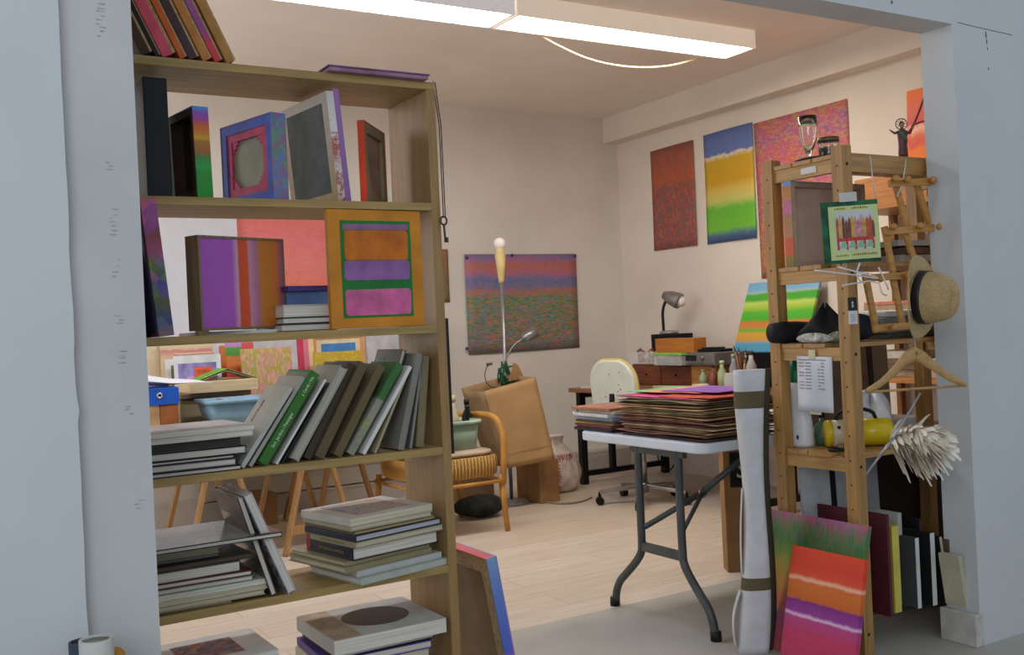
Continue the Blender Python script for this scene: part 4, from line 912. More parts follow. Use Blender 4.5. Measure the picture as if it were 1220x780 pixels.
side(0, -1.2).build('side_gusset', mat('kraft_side', (146, 118, 86), rough=.85), bag, solid=.002); side(1, -.6).build('side_gusset', kraftd, bag, solid=.002)
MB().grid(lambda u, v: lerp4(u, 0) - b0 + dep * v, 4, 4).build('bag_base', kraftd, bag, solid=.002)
MB().grid(lambda u, v: lerp4(u, .17 + .004 * v) - b0 + Vector((0, -.004, 0)), 6, 2).build('fold_line', kraftd, bag, solid=.001)
a = at(603, 452, Y=5.84); b = at(622, 447, Y=5.84)
tag(MB().add([tuple(at(612, 432, Y=5.82)), tuple(at(617, 434, Y=5.82)), tuple(at(624, 450, Y=5.82)), tuple(at(606, 454, Y=5.82))], [(0, 1, 2, 3)]).build('cardboard_flap', mat('flap_board', (156, 120, 80)), solid=.006), 'pointed cardboard flap sticking up behind the kraft bag', 'cardboard')
# paper lying on floor behind chair: dark bag
dk = MB(); 
dk.grid(lambda u, v: Vector((.17 * math.cos(2 * PI * u) * math.sin(PI * (.03 + .94 * v)) * (1 + .1 * math.sin(5 * u * 6.28)), .13 * math.sin(2 * PI * u) * math.sin(PI * (.03 + .94 * v)), .07 - .07 * math.cos(PI * (.03 + .94 * v)) + .0)), 24, 12, closeu=True)
tag(dk.build('dark_bag', mat('black_green_bag', (30, 36, 32), rough=.8, var=.5, sc=16, bmp=.3), None, (3.10, 5.84 - .2 + .02, .002)), 'dark crumpled bag on the floor under the wicker chair', 'bag')
cbp = [at(626, 592, Z=.012), at(640, 594, Z=.008), at(662, 600, Z=.008), at(690, 598, Z=.008), at(705, 592, Z=.008)]
tag(MB().tube(cbp, .006, 6, smoothpath=3).build('power_cable', mat('beige_cable', (150, 136, 116))), 'beige cable trailing on the floor in front of the plastic bag', 'cable')
# plastic bag with red-lettered tape
p = at(672, 588, Z=0); pbx, pby = p.x + .02, p.y + .16
def bagm():
    m, nt, b = new_mat('cloudy_plastic'); b.inputs['Roughness'].default_value = .35
    n = noise(nt, coords(nt), 12, 4); nt.links.new(ramp(nt, n.outputs[0], [(.3, (178, 160, 148)), (.7, (222, 212, 204))]), b.inputs['Base Color']); bump(nt, b, n.outputs[0], .5, .03); return m
pb = thing('plastic_bag', 'filled cloudy plastic bag wrapped with red-lettered tape on the floor by the desk leg', 'bag', (pbx, pby, 0))
def bagp(u, v):
    t = 2 * PI * u; prof = [.15, .19, .205, .205, .195, .175, .145, .10, .07, .095]
    i = v * (len(prof) - 1); k = int(min(len(prof) - 2, i)); rr_ = prof[k] * (1 - (i - k)) + prof[k + 1] * (i - k)
    rr_ *= 1 + .05 * math.sin(5 * t + 6 * v) + .03 * math.sin(9 * t - 8 * v)
    return Vector((rr_ * 1.05 * math.cos(t), rr_ * .85 * math.sin(t), .004 + .40 * v))
g = MB().grid(bagp, 40, 18, closeu=True); g.f.append(tuple(reversed(range(40)))); g.mi.append(0); g.sm.append(False)
g.build('bag_body', bagm(), pb)
rdm = mat('red_print', (176, 28, 50)); tape = mat('white_tape', (206, 188, 180), rough=.35)
def rim(ang, v): 
    t = ang / (2 * PI) % 1; q = bagp(t, v); return q * 1.0 + Vector((math.cos(ang), math.sin(ang), 0)) * .012
FA = math.atan2(-p.y, -p.x) # facing the viewer
tb = MB()
def strip(fn, n, wv):
    mb = MB(); vs = []; fs = []
    for i in range(n): 
        c_, d_ = fn(i / (n - 1)); vs += [tuple(c_ - d_ * wv), tuple(c_ + d_ * wv)]
    for i in range(n - 1): fs.append((2 * i, 2 * i + 2, 2 * i + 3, 2 * i + 1))
    return mb.add(vs, fs)
strip(lambda s: (rim(FA - 1.5 + 3.0 * s, .62), Vector((0, 0, 1))), 20, .028).build('tape_band', tape, pb)
for a_ in (-.42, .28): strip(lambda s: (rim(FA + a_ - .0 * s, .10 + .46 * s), Vector((-math.sin(FA), math.cos(FA), 0))), 10, .028).build('tape_band', tape, pb)
def arc_text(s, v, span, size):
    for i, chh in enumerate(s):
        if chh == ' ': continue
        a_ = FA - span / 2 + span * i / (len(s) - 1); q = rim(a_, v) + Vector((math.cos(a_), math.sin(a_), 0)) * .003
        text(chh, size, rdm, pb, q, (-math.sin(a_), math.cos(a_), 0), (0, 0, 1), name='tape_letter', ext=.0005)
arc_text('HANDLE WITH', .62, 2.3, .055)
for a_, s in ((-.42, 'FRAGILE'), (.28, 'HANDLE')):
    for i, chh in enumerate(s):
        v = .54 - .42 * i / (len(s) - 1); q = rim(FA + a_, v) + Vector((math.cos(FA), math.sin(FA), 0)) * .004
        text(chh, .05, rdm, pb, q, (0, 0, -1), (-math.sin(FA), math.cos(FA), 0), name='tape_letter', ext=.0005)
# ================================================================== DESK, OFFICE CHAIR AND WHAT IS ON THE DESK
DX0, DX1, DY0, DY1, DZ = 4.24, 5.17, 4.35, 6.28, .725
blk = mat('black_steel', (22, 22, 25), rough=.4, metal=.3)
dk = thing('desk', 'brown-topped desk with a black steel frame along the right wall', 'desk', ((DX0 + DX1) / 2, (DY0 + DY1) / 2, 0))
o = Vector(dk.location); L = (DX1 - DX0) / 2; W = (DY1 - DY0) / 2
MB().box(-L, L, -W, W, DZ - .03, DZ).build('desk_top', wood('walnut_top', (150, 104, 66), 1), dk, bevel=.003)
for sy in (-1, 1):
    y = sy * (W - .05)
    f = MB().box(-L + .05, -L + .10, y - .025, y + .025, 0, DZ - .03).box(L - .10, L - .05, y - .025, y + .025, 0, DZ - .03).box(-L + .1, L - .1, y - .02, y + .02, .06, .10).box(-.14, -.10, y - .02, y + .02, .10, DZ - .03).box(-L + .1, L - .1, y - .02, y + .02, DZ - .075, DZ - .031)
    f.build('leg_frame', blk, dk)
MB().box(L - .07, L - .05, -W + .1, W - .1, .35, .65).build('modesty_panel', mat('grey_panel', (150, 146, 140)), dk)
tag(MB().box(-.1, .1, -.07, .07, 0, .012).build('paper_stack', mat('white_paper', (214, 214, 212)), None, (4.40, 6.14, DZ + .0005), (0, 0, .3)), 'few sheets of white paper at the far end of the desk', 'paper')
tag(MB().box(-.06, .06, -.03, .03, 0, .02).build('stapler', blk, None, (4.45, 5.98, DZ + .0005), (0, 0, .6), bevel=.006), 'small black stapler on the far end of the desk', 'stapler')
# office chair
cx, cy = 4.15, 5.30
oc = thing('office_chair', 'swivel office chair with a white back and yellow piping on a chrome five-star base', 'chair', (cx, cy, 0), (0, 0, D2R(-84)))
chrome = mat('dull_chrome', (160, 156, 150), rough=.3, metal=.8)
hub = MB().cyl((0, 0, .07), (0, 0, .14), .035, .03).cyl((0, 0, .14), (0, 0, .42), .022).build('gas_column', chrome, oc)
for k in range(5):
    a = 2 * PI * k / 5 + .35; c_, s_ = math.cos(a), math.sin(a)
    st = MB().bar((0, 0, .115), (.30 * c_, .30 * s_, .085), .045, .024, side=(-s_, c_, 0)).build('star_leg', chrome, oc, bevel=.004)
    cs = MB().cyl((.30 * c_, .30 * s_, .05), (.30 * c_, .30 * s_, .085), .010)
    for q in (-1, 1): cs.cyl((.30 * c_ - s_ * .011 * q - s_ * .009 * q, .30 * s_ + c_ * .011 * q + c_ * .009 * q, .027), (.30 * c_ - s_ * .006 * q, .30 * s_ + c_ * .006 * q, .027), .027, seg=16)
    cs.build('caster', blk, st)
def pad(w, d, t, rad):
    P = []
    for px_, py_, a0 in ((w / 2 - rad, -d / 2 + rad, -90), (w / 2 - rad, d / 2 - rad, 0), (-w / 2 + rad, d / 2 - rad, 90), (-w / 2 + rad, -d / 2 + rad, 180)):
        for k in range(7): t_ = D2R(a0 + 15 * k); P.append((px_ + rad * math.cos(t_), py_ + rad * math.sin(t_)))
    return P
spk = mat('speckled_white_vinyl', (208, 213, 202), rough=.5, var=.03, sc=12); ylw = mat('yellow_piping', (208, 186, 110), rough=.5)
MB().prism(pad(.44, .42, .07, .12), .43, .50).build('seat', spk, oc, bevel=.015)
bk = MB().prism(pad(.42, .44, .05, .15), -.026, .026, M=XZ).build('backrest', spk, oc, (0, -.22, .74), (D2R(6), 0, 0), bevel=.01)
MB().tube([(x, 0, z) for x, z in pad(.424, .444, .05, .152)], .009, 8, closed=True).build('piping', ylw, bk)
MB().tube([(0, -.05, .42), (0, -.2, .43), (0, -.265, .55), (0, -.25, .74)], .018, 8, smoothpath=2).build('back_support', blk, oc)
sp_ = MB()
rs2 = random.Random(6)
for k in range(6): 
    x, z = rs2.uniform(-.15, .15), rs2.uniform(-.02, .18); sp_.ball((x, -.027, z), rs2.uniform(.003, .008), 8, sc=(1, .15, 1))
sp_.build('stain', mat('grey_stain', (120, 124, 118)), bk)
# --- things on the desk
zd = DZ + .0006
def block(name, cat, label, x0, x1, y0, y1, z0, z1, m, bevel=.003, rz=0):
    o = MB().box(-(x1 - x0) / 2, (x1 - x0) / 2, -(y1 - y0) / 2, (y1 - y0) / 2, 0, z1 - z0).build(name, m, None, ((x0 + x1) / 2, (y0 + y1) / 2, z0), (0, 0, rz), bevel=bevel); return tag(o, label, cat)
du = thing('drawer_unit', 'low dark red-brown wooden drawer unit on the desk by the wall', 'drawers', (4.90, 5.72, zd))
MB().box(-.2, .2, -.32, .36, 0, .155).build('carcass', wood('mahogany', (104, 54, 30), 1), du, bevel=.003)
for k in range(2): 
    d_ = MB().box(-.206, -.2, -.31 + .335 * k, .01 + .335 * k, .012, .143).build('drawer_front', wood('mahogany_front', (116, 60, 34), 1), du); MB().ball((-.21, -.15 + .335 * k, .08), .009, 10).build('knob', blk, d_)
ztop = zd + .156
block('wooden_box', 'box', 'light ochre wooden box on the desk in front of the grey tape deck', 4.68, 4.94, 5.14, 5.39, zd, zd + .1555, wood('ochre_wood', (182, 130, 64), 1))
td = thing('tape_deck', 'grey audio deck with a dark display on the drawer unit', 'audio deck', (4.785, 5.29, ztop), (0, 0, D2R(-3)))
MB().box(-.15, .15, -.21, .2, 0, .085).build('case', mat('satin_grey_metal', (124, 122, 118), rough=.4, metal=.3), td, bevel=.003)
MB().box(-.153, -.15, -.02, .17, .03, .068).build('display', mat('dark_display', (18, 18, 20), rough=.2), td)
M = Matrix.Translation((-.15, -.09, .052)) @ Matrix.Rotation(-PI / 2, 4, 'Y')
MB().lathe([(.0001, 0), (.014, 0), (.014, .012), (.0001, .012)], 16, M).build('dial', chrome, td)
MB().box(-.153, -.15, -.2, .19, .005, .018).build('button_strip', mat('button_grey', (92, 92, 92)), td)
tag(MB().box(-.07, .07, -.1, .1, 0, .02).box(-.05, .04, -.06, .08, .02, .032).build('remote_tray', blk, None, (4.80, 5.27, ztop + .0855), (0, 0, .1), bevel=.004), 'flat black gadget lying on the grey tape deck', 'gadget')
lb = at(797, 396, X=4.95)
sb = block('speaker', 'speaker', 'black speaker box standing on the drawer unit under the desk lamp', 4.87, 5.07, lb.y - .13, lb.y + .12, ztop, ztop + .215, blk)
wbx = block('wooden_box', 'box', 'orange-brown wooden box with a white sticker in front of the black speaker', 4.72, 4.84, 5.40, 5.82, ztop, ztop + .185, wood('orange_plywood', (190, 116, 46), 1, .85))
MB().box(-.0612, -.06, .10, .18, .02, .075).build('white_sticker', mat('white_paper', (214, 214, 212)), wbx)
cl = bpy.data.materials.new('clear_plastic'); cl.use_nodes = True
pb_ = cl.node_tree.nodes['Principled BSDF']; pb_.inputs['Base Color'].default_value = (.8, .82, .8, 1); pb_.inputs['Roughness'].default_value = .12; pb_.inputs['Alpha'].default_value = .28
pc = thing('plastic_container', 'clear plastic box of small odds with a lime green lid beside the wooden box', 'container', (4.66, 5.54, ztop))
c_ = MB().box(-.0, .002, -.16, .14, 0, .07).box(.1, .102, -.16, .14, 0, .07).box(.002, .1, -.16, -.158, 0, .07).box(.002, .1, .138, .14, 0, .07).box(.002, .1, -.158, .138, 0, .002)
c_.build('tray', cl, pc, (-.05, 0, 0)); MB().box(-.054, .056, -.165, .145, .07, .085).build('lid', mat('lime_lid', (130, 200, 70), rough=.3), pc, bevel=.003)
MB().box(-.04, .04, -.14, .12, .004, .05).build('contents', mat('grey_green_contents', (110, 120, 100), var=.4, sc=40), pc, bevel=.01)
pc.location = (4.645, 5.55, ztop)
pc2 = thing('plastic_container', 'clear plastic tray heaped with coloured scraps at the far end of the drawers', 'container', (4.80, 5.98, ztop))
MB().box(-.1, -.098, -.18, .14, 0, .09).box(.098, .1, -.18, .14, 0, .09).box(-.098, .098, -.18, -.178, 0, .09).box(-.098, .098, .138, .14, 0, .09).box(-.098, .098, -.178, .138, 0, .002).build('tray', cl, pc2)
sc_ = MB(); r3 = random.Random(2)
for k in range(26): 
    a, b, c3 = r3.uniform(-.07, .07), r3.uniform(-.15, .11), r3.uniform(.015, .10)
    sc_.box(-.02, .02, -.014, .014, -.006, .006, M=Matrix.Translation((a, b, c3)) @ Euler((r3.uniform(-1, 1), r3.uniform(-1, 1), r3.uniform(0, 3))).to_matrix().to_4x4())
s_o = sc_.build('scraps', paint('scrap_colours', .3, .1, [(0, (120, 70, 60)), (.5, (150, 120, 110)), (1, (190, 140, 130))], dabs=[(150, 60, 50), (90, 100, 140), (190, 170, 150), (180, 110, 90), (80, 60, 60)], dsc=40), pc2); s_o['kind'] = 'stuff'
# desk lamp on the speaker
lz = ztop + .2155
dl = thing('desk_lamp', 'small desk lamp with a black gooseneck and grey head standing on the black speaker', 'lamp', (4.95, lb.y, lz))
o = Vector(dl.location)
MB().lathe([(.0001, 0), (.07, 0), (.072, .012), (.06, .024), (.0001, .026)], 28).build('base', mat('silver_plastic', (150, 148, 144), rough=.35, metal=.3), dl)
D_ = (o + Vector((0, 0, 0)) - CAM).dot(FWD) + .0
nk = [(0, 0, .02)] + [tuple(at(x, y, D=D_) - o) for x, y in ((790, 386), (789, 372), (791, 362), (795, 356))]
off = Vector(nk[1]) ; nk = [nk[0]] + [tuple(Vector(q)) for q in nk[1:]]
nk[0] = (nk[1][0], nk[1][1], .02)
MB().tube(nk, .011, 8, smoothpath=2).build('gooseneck', blk, dl)
e0 = Vector(nk[-1]); h0 = at(790, 351, D=D_) - o; h1 = at(810, 359, D=D_ - .06) - o
MB().tube([h0, h0 * .6 + h1 * .4, h0 * .15 + h1 * .85, h1], [.028, .05, .062, .060], 20).build('lamp_head', mat('pewter_plastic', (134, 130, 126), rough=.35, metal=.3), dl)
MB().ball(tuple(h1 * 1.02 - h0 * .02), .042, 16).build('bulb', mat('opal_bulb', (236, 230, 226)), dl)
# jars and brushes along the near side of the desk
glass = bpy.data.materials.new('jar_glass'); glass.use_nodes = True
g_ = glass.node_tree.nodes['Principled BSDF']; g_.inputs['Base Color'].default_value = (.86, .9, .86, 1); g_.inputs['Roughness'].default_value = .08; g_.inputs['Alpha'].default_value = .35
jar = [(.0001, 0), (.034, .001), (.036, .01), (.036, .10), (.03, .115), (.03, .128)]
def pos(px, X): 
    p = at(px, 440, X=X); return p.x, p.y
bottles = ((837, 4.62, .13, .026, (150, 170, 140), 'small pale green glass bottle among the painting bottles on the desk'), (849, 4.50, .17, .022, (140, 84, 70), 'red-brown bottle beside the ochre box on the desk'),
    (860, 4.46, .20, .030, (160, 176, 130), 'clear bottle with a pale green label on the desk'), (874, 4.52, .24, .03, (150, 150, 158), 'tall grey plastic bottle behind the brushes on the desk'), (895, 4.7, .25, .034, (186, 186, 184), 'white bottle near the green painting on the desk'))
for k, (px, X, h, r_, c3, lab) in enumerate(bottles):
    x, y = pos(px, X)
    bottle(lab, x, y, zd, [(.0001, 0), (r_, .002), (r_, h * .62), (r_ * .45, h * .78), (r_ * .42, h * .9)], mat('bottle_col_%d' % k, c3, rough=.2), [(.0001, h * .9), (r_ * .5, h * .9), (r_ * .5, h), (.0001, h)], mat('bottle_cap_%d' % k, [(150, 160, 140), (40, 40, 40), (190, 200, 170), (150, 160, 120), (60, 60, 66)][k]))
for k, (px, X, lab) in enumerate(((884, 4.42, 'glass jar of paint brushes on the desk behind the white roll'), (868, 4.38, 'squat empty glass jar on the near side of the desk'))):
    x, y = pos(px, X); j = thing('glass_jar', lab, 'jar', (x, y, zd)); MB().lathe(jar, 24).build('jar_body', glass, j)
    if k == 0:
        r4 = random.Random(12)
        for i in range(7):
            a = r4.uniform(0, 6.28); e = Vector((.07 * math.cos(a), .09 * math.sin(a), .0)); hh = r4.uniform(.17, .27)
            rt = thing('paint_brush', 'wooden paint brush standing in the glass jar on the desk', 'brush', (x - e.x * .15, y - e.y * .15, zd + .006), group='paint brushes in the glass jar')
            MB().tube([(0, 0, 0), tuple(e * .7 + Vector((0, 0, hh)))], [.003, .005], 6).build('handle', mat('brush_wood_%d' % (i % 3), [(150, 104, 60), (196, 160, 110), (110, 60, 50)][i % 3]), rt)
            q = e * .7 + Vector((0, 0, hh)); d = q.normalized(); MB().tube([q, q + d * .02], .0055, 8).build('ferrule', chrome, rt); MB().tube([q + d * .02, q + d * .045], [.006, .001], 8).build('bristles', mat('bristle', (90, 70, 50)), rt)
x, y = pos(833, 4.45)
tag(MB().lathe([(.04, 0), (.055, 0), (.055, .045), (.04, .045), (.04, 0)], 28).build('tape_roll', mat('masking_tape', (212, 196, 156)), None, (x, y, zd)), 'roll of cream masking tape on the desk', 'tape')
x, y = pos(800, 4.45); 
tag(MB().cyl((0, -.16, .014), (0, .16, .014), .014).build('paper_tube', mat('cream_tube', (206, 190, 160)), None, (x, y, zd), (0, 0, .25)), 'thin cream paper tube lying on the desk', 'tube')
# green painting on a black box by the wall
block('black_box', 'box', 'black box on the desk carrying the green landscape painting', 4.88, 5.14, 4.55, 5.06, zd, .955, blk)
TLp = at(892, 337, X=5.13); BLp = at(882, 418, X=4.95); TRp = at(977, 335, X=5.13)
w = (TLp.y - TRp.y); zb = .9562; h = math.hypot(TLp.z - zb, .17)
gp_ = paint('green_landscape', w, h, [(0, (70, 150, 190)), (.12, (80, 160, 196)), (.17, (206, 150, 60)), (.26, (212, 160, 50)), (.30, (90, 180, 50)), (.36, (206, 130, 60)), (.42, (206, 124, 50)), (.46, (70, 176, 40)), (.56, (84, 184, 50)), (.64, (170, 206, 60)), (.70, (190, 214, 110)), (.74, (70, 172, 44)), (.82, (66, 170, 50)), (.85, (170, 190, 180)), (.88, (120, 180, 216)), (1, (110, 174, 214))], warp=.035, wsc=3, stretch=(.4, 1.4))
canvas('bright green, yellow and blue landscape painting leaning on the right wall above the desk', w, h, .02, gp_, (4.95, TLp.y, zb), (D2R(-21), 0, D2R(-90)))
# fix lean direction: face -X, top toward the wall
o = COL.objects[-1]

# ================================================================== RIGHT WALL PICTURES
XW = XRW - .001
p1 = lambda w, h: paint('rust_speckle', w, h, [(0, (150, 80, 90)), (.3, (150, 84, 80)), (.6, (160, 80, 60)), (.66, (190, 90, 40)), (1, (150, 84, 70))], warp=.1, dabs=[(180, 80, 60), (120, 80, 110), (100, 110, 90), (200, 100, 60), (160, 60, 80), (110, 90, 70)], dsc=80, dst=(1, .8), mask=[(0, 1), (.55, 1), (.7, .4), (1, .6)], dabmix=.7)
poster('poster', 'rust and violet speckled painting pinned on the right wall, leftmost of three', 'painting', (775, 181), (832, 292), p1, X=XW, wav=.01)
p2 = lambda w, h: paint('blue_yellow_green_bands', w, h, [(0, (70, 100, 150)), (.06, (80, 110, 150)), (.12, (110, 190, 50)), (.30, (100, 186, 50)), (.38, (200, 200, 110)), (.46, (216, 190, 90)), (.54, (206, 160, 20)), (.74, (206, 164, 30)), (.78, (224, 214, 190)), (.80, (96, 120, 180)), (1, (92, 116, 178))], warp=.05, wsc=14, stretch=(.7, 1))
poster('poster', 'blue, yellow and green banded painting on the right wall between two speckled ones', 'painting', (838, 162), (903, 283), p2, X=XW, wav=.012)
p3 = lambda w, h: paint('pink_orange_field', w, h, [(0, (216, 150, 70)), (.25, (210, 140, 90)), (.4, (196, 100, 110)), (.62, (196, 100, 120)), (.7, (206, 96, 90)), (.8, (190, 90, 120)), (.9, (150, 90, 150)), (1, (196, 100, 90))], warp=.10, wsc=4, stretch=(.7, 1.5), dabs=[(200, 110, 150), (206, 110, 80), (150, 100, 150), (206, 150, 70), (196, 90, 110), (170, 170, 100)], dsc=60, dst=(.8, 1.3), dabmix=.6)
poster('poster', 'large pink, orange and violet speckled painting on the right wall behind the pine shelf', 'painting', (899, 148), (1019, 322), p3, X=XW, wav=.012)
# wall shelf / storage unit further along the right wall
su = thing('storage_shelf', 'orange pine storage shelf unit against the right wall behind the pine shelf rack', 'shelf', (4.95, 3.35, 0))
opine = wood('orange_pine', (190, 128, 70), 1, .82)
for zz in (.12, .48, .82, 1.14, 1.46, 1.80): MB().box(-.23, .22, -.72, .70, zz - .03, zz).build('shelf', opine, su)
for x in (-.21, .20):
    for y in (-.70, .68): MB().box(x - .02, x + .02, y - .018, y + .018, 0, 1.77).build('upright', wood('dark_pine_upright', (140, 88, 46), 2), su)
block('pine_crate', 'crate', 'orange pine crate on the upper shelf of the storage unit', 4.76, 5.10, 3.50, 3.98, 1.8006, 1.96, opine)
dcols = [(196, 188, 176), (170, 150, 126), (214, 206, 190), (120, 96, 80), (190, 170, 150), (206, 130, 100), (150, 160, 150)]
r5 = random.Random(21); k = 0
for zz in (.48, .82, 1.14, 1.46):
    for y in (2.86, 3.32, 3.78):
        n = r5.randint(3, 5); z = zz + .0006
        nm = {.48: 'second', .82: 'third', 1.14: 'fourth', 1.46: 'fifth'}[zz]; pn = {2.86: 'near', 3.32: 'middle', 3.78: 'far'}[y]
        for i in range(n):
            t = r5.uniform(.012, .045); c3 = r5.choice(dcols)
            b_ = MB().box(-.17, .17, -.19, .19, 0, t).build('paper_stack', mat('paper_tone_%d' % dcols.index(c3), c3, rough=.8, var=.12, sc=30), None, (4.93 + r5.uniform(-.03, .02), y + r5.uniform(-.02, .02), z), (0, 0, r5.uniform(-.05, .05)), bevel=.002)
            tag(b_, 'flat bundle of paper in the %s pile on the %s board of the storage unit' % (pn, nm), 'paper', 'paper bundles on the %s board, %s pile' % (nm, pn)); z += t + .0008
a = at(1076, 108, X=5.04); 
od = paint('orange_drapery', .5, .5, [(0, (232, 120, 40)), (.3, (236, 130, 50)), (.36, (220, 90, 80)), (.45, (226, 110, 80)), (.55, (240, 196, 160)), (.62, (216, 90, 90)), (.75, (220, 110, 90)), (1, (236, 116, 40))], warp=.16, wsc=4, stretch=(1.4, .6))
w = .55; h = a.z - 1.97
pr = canvas('orange, pink and cream abstract painting standing on the storage shelf by the right pier', w, h, .02, od, (5.04, a.y, 1.801 + .165), (D2R(-3), 0, D2R(-90)))
XZm = XZ
MB().tube([(.14, -.001, h * .98), (.10, -.001, h * .8), (.05, -.001, h * .6), (.0, -.001, h * .5)], .006, 6, smoothpath=2).tube([(.05, -.001, h * .6), (.18, -.001, h * .62)], .006, 6).build('dark_line', mat('maroon_line', (110, 50, 60)), pr)

# ================================================================== WHITE FOLDING TABLE
FX0, FX1, FY0, FY1, FZ = 2.47, 3.72, 2.81, 3.60, .74
ft = thing('folding_table', 'white plastic folding table with grey tubular steel legs in front of the desk', 'table', ((FX0 + FX1) / 2, (FY0 + FY1) / 2, 0))
o = Vector(ft.location)
wp = mat('white_moulded_plastic', (206, 212, 220), rough=.4, var=.02)
MB().prism(pad(FX1 - FX0, FY1 - FY0, 0, .05), FZ - .038, FZ).build('table_top', wp, ft, bevel=.006)
gst = mat('grey_powder_steel', (78, 82, 82), rough=.45, metal=.3); rub = mat('black_rubber', (22, 22, 22), rough=.7)
for xx, nm in ((2.535, 0), (3.62, 1)):
    x = xx - o.x
    for y0, yf in ((3.02, 2.85), (3.27, 3.475)):
        P = [(x, y0 - o.y, FZ - .035), (x, y0 - o.y, .30), (x, y0 * .97 + yf * .03 - o.y, .25), (x, y0 * .55 + yf * .45 - o.y, .17), (x, y0 * .12 + yf * .88 - o.y, .10), (x, yf - o.y, .0)]
        lg = MB().tube([P[0], P[1]] + P[2:], .0165, 12, smoothpath=2).build('leg', gst, ft)
        MB().cyl((x, yf - o.y, 0), (x, yf - o.y + (.002 if yf < 3 else -.002), .035), .021).build('rubber_foot', rub, lg)
    MB().bar((x, 3.02 - o.y, .285), (x, 3.27 - o.y, .285), .034, .022).build('crossbar', gst, ft)
    MB().bar((x, 2.98 - o.y, FZ - .055), (x, 3.31 - o.y, FZ - .055), .034, .022).build('top_bar', gst, ft)
    sg = 1 if nm == 0 else -1
    for P_, r_ in (([(x, 3.25 - o.y, .365), (x + sg * .22, 3.12 - o.y, .50)], .012), ([(x + sg * .20, 3.13 - o.y, .49), (x + sg * .50, 3.03 - o.y, .70)], .014), ([(x, 3.03 - o.y, .36), (x + sg * .2, 3.12 - o.y, .49)], .009)): MB().tube(P_, r_, 8).build('brace', gst, ft)
    MB().tube([(x + sg * .21 + .02 * math.cos(t), 3.125 - o.y, .495 + .02 * math.sin(t)) for t in [i * PI / 5 for i in range(10)]], .004, 6, closed=True).build('locking_ring', chrome, ft)
# painted sheets in piles
sheet_edges = [mat('sheet_%d' % i, c, rough=.8, var=.25, sc=14) for i, c in enumerate([(150, 114, 84), (112, 84, 66), (170, 136, 102), (94, 70, 58), (186, 150, 110), (140, 92, 80), (120, 112, 80), (204, 178, 136), (160, 86, 76), (74, 58, 52)])]
def sheet(w, d, t, amp, ph, m, loc, rz, label, group, curl=.0):
    g = MB()
    def fn(u, v): 
        e = max(abs(2 * u - 1), abs(2 * v - 1))
        return Vector(((u - .5) * w, (v - .5) * d, t / 2 + amp * (.5 + .5 * math.sin(6 * v + ph) * math.sin(4 * u + ph * 1.7)) + curl * max(0, e - .8) * 2))
    o = g.grid(fn, 12, 16).build('painted_sheet', m, None, loc, (0, 0, rz), solid=t); tag(o, label, 'painting', group); return o
A = at(737, 514, Z=.75); B = at(882, 528, Z=.75)
r6 = random.Random(33); zz = FZ + .0006
PD = A.y - (FY0 + .0)
pcx, pcy = FX0 + .215, (A.y + FY0) / 2
n = 30; step = .0052
for i in range(n):
    m = sheet_edges[r6.randint(0, 9)]
    w_ = .36 + r6.uniform(-.02, .02); d_ = PD * .97 + r6.uniform(-.05, .03)
    sheet(w_, d_, .0024, .0035 + .0012 * (i % 4), r6.uniform(0, 6), m, (pcx + r6.uniform(-.014, .016), pcy + r6.uniform(-.02, .02), zz), r6.uniform(-.03, .03), 'painted sheet with a brown ragged edge within the tall pile on the white folding table', 'painted sheets in the tall pile', curl=r6.uniform(-.003, .004)); zz += step
tops_ = [((206, 60, 130), 'magenta painted sheet near the top of the tall pile', .02, .06), ((206, 70, 40), 'vermilion painted sheet at the near end of the tall pile', .03, -.12), ((120, 190, 130), 'mint green sheet at the top of the tall pile', .12, .20), ((236, 150, 110), 'salmon sheet at the top of the tall pile', .11, .06), ((150, 90, 190), 'violet sheet on top of the tall pile', .13, -.02)]
for i, (c3, lab, dx, dy) in enumerate(tops_):
    sheet(.29, .30 if i else .46, .0022, .003, i, mat('sheet_top_%d' % i, c3, rough=.6, var=.12, sc=8), (pcx + dx - .05, pcy + dy, zz), .03 * i, lab, None); zz += .0042
zz = FZ + .0006
C2 = at(672, 500, Z=.75); lcx, lcy = FX0 + .20, FY1 - .075
lp = [(.012, (46, 44, 50), 'dark grey folder at the bottom of the short pile on the folding table'), (.006, (88, 60, 54), 'dark brown folder second from the bottom of the short pile'), (.010, (120, 50, 60), 'dark red folder in the short pile'), (.007, (200, 190, 90), 'yellow-edged sheet sticking out of the short pile'), (.008, (86, 64, 50), 'brown folder in the middle of the short pile'), (.016, (150, 160, 180), 'pale blue-edged book in the short pile'), (.014, (206, 206, 206), 'white-edged book in the short pile'), (.012, (200, 196, 176), 'cream book second from the top of the short pile'), (.012, (168, 112, 84), 'terracotta-covered book on top of the short pile')]
for i, (t, c3, lab) in enumerate(lp):
    o_ = MB().box(-.17, .17, -.135, .135, 0, t).build('folder' if i < 5 else 'book', mat('short_pile_%d' % i, c3, rough=.7, var=.12), None, (lcx + .012 * math.sin(3 * i), lcy + .012 * math.cos(2.3 * i), zz), (0, 0, .04 * math.sin(5 * i)), bevel=.0015); tag(o_, lab, 'folder' if i < 5 else 'book'); zz += t + .0006
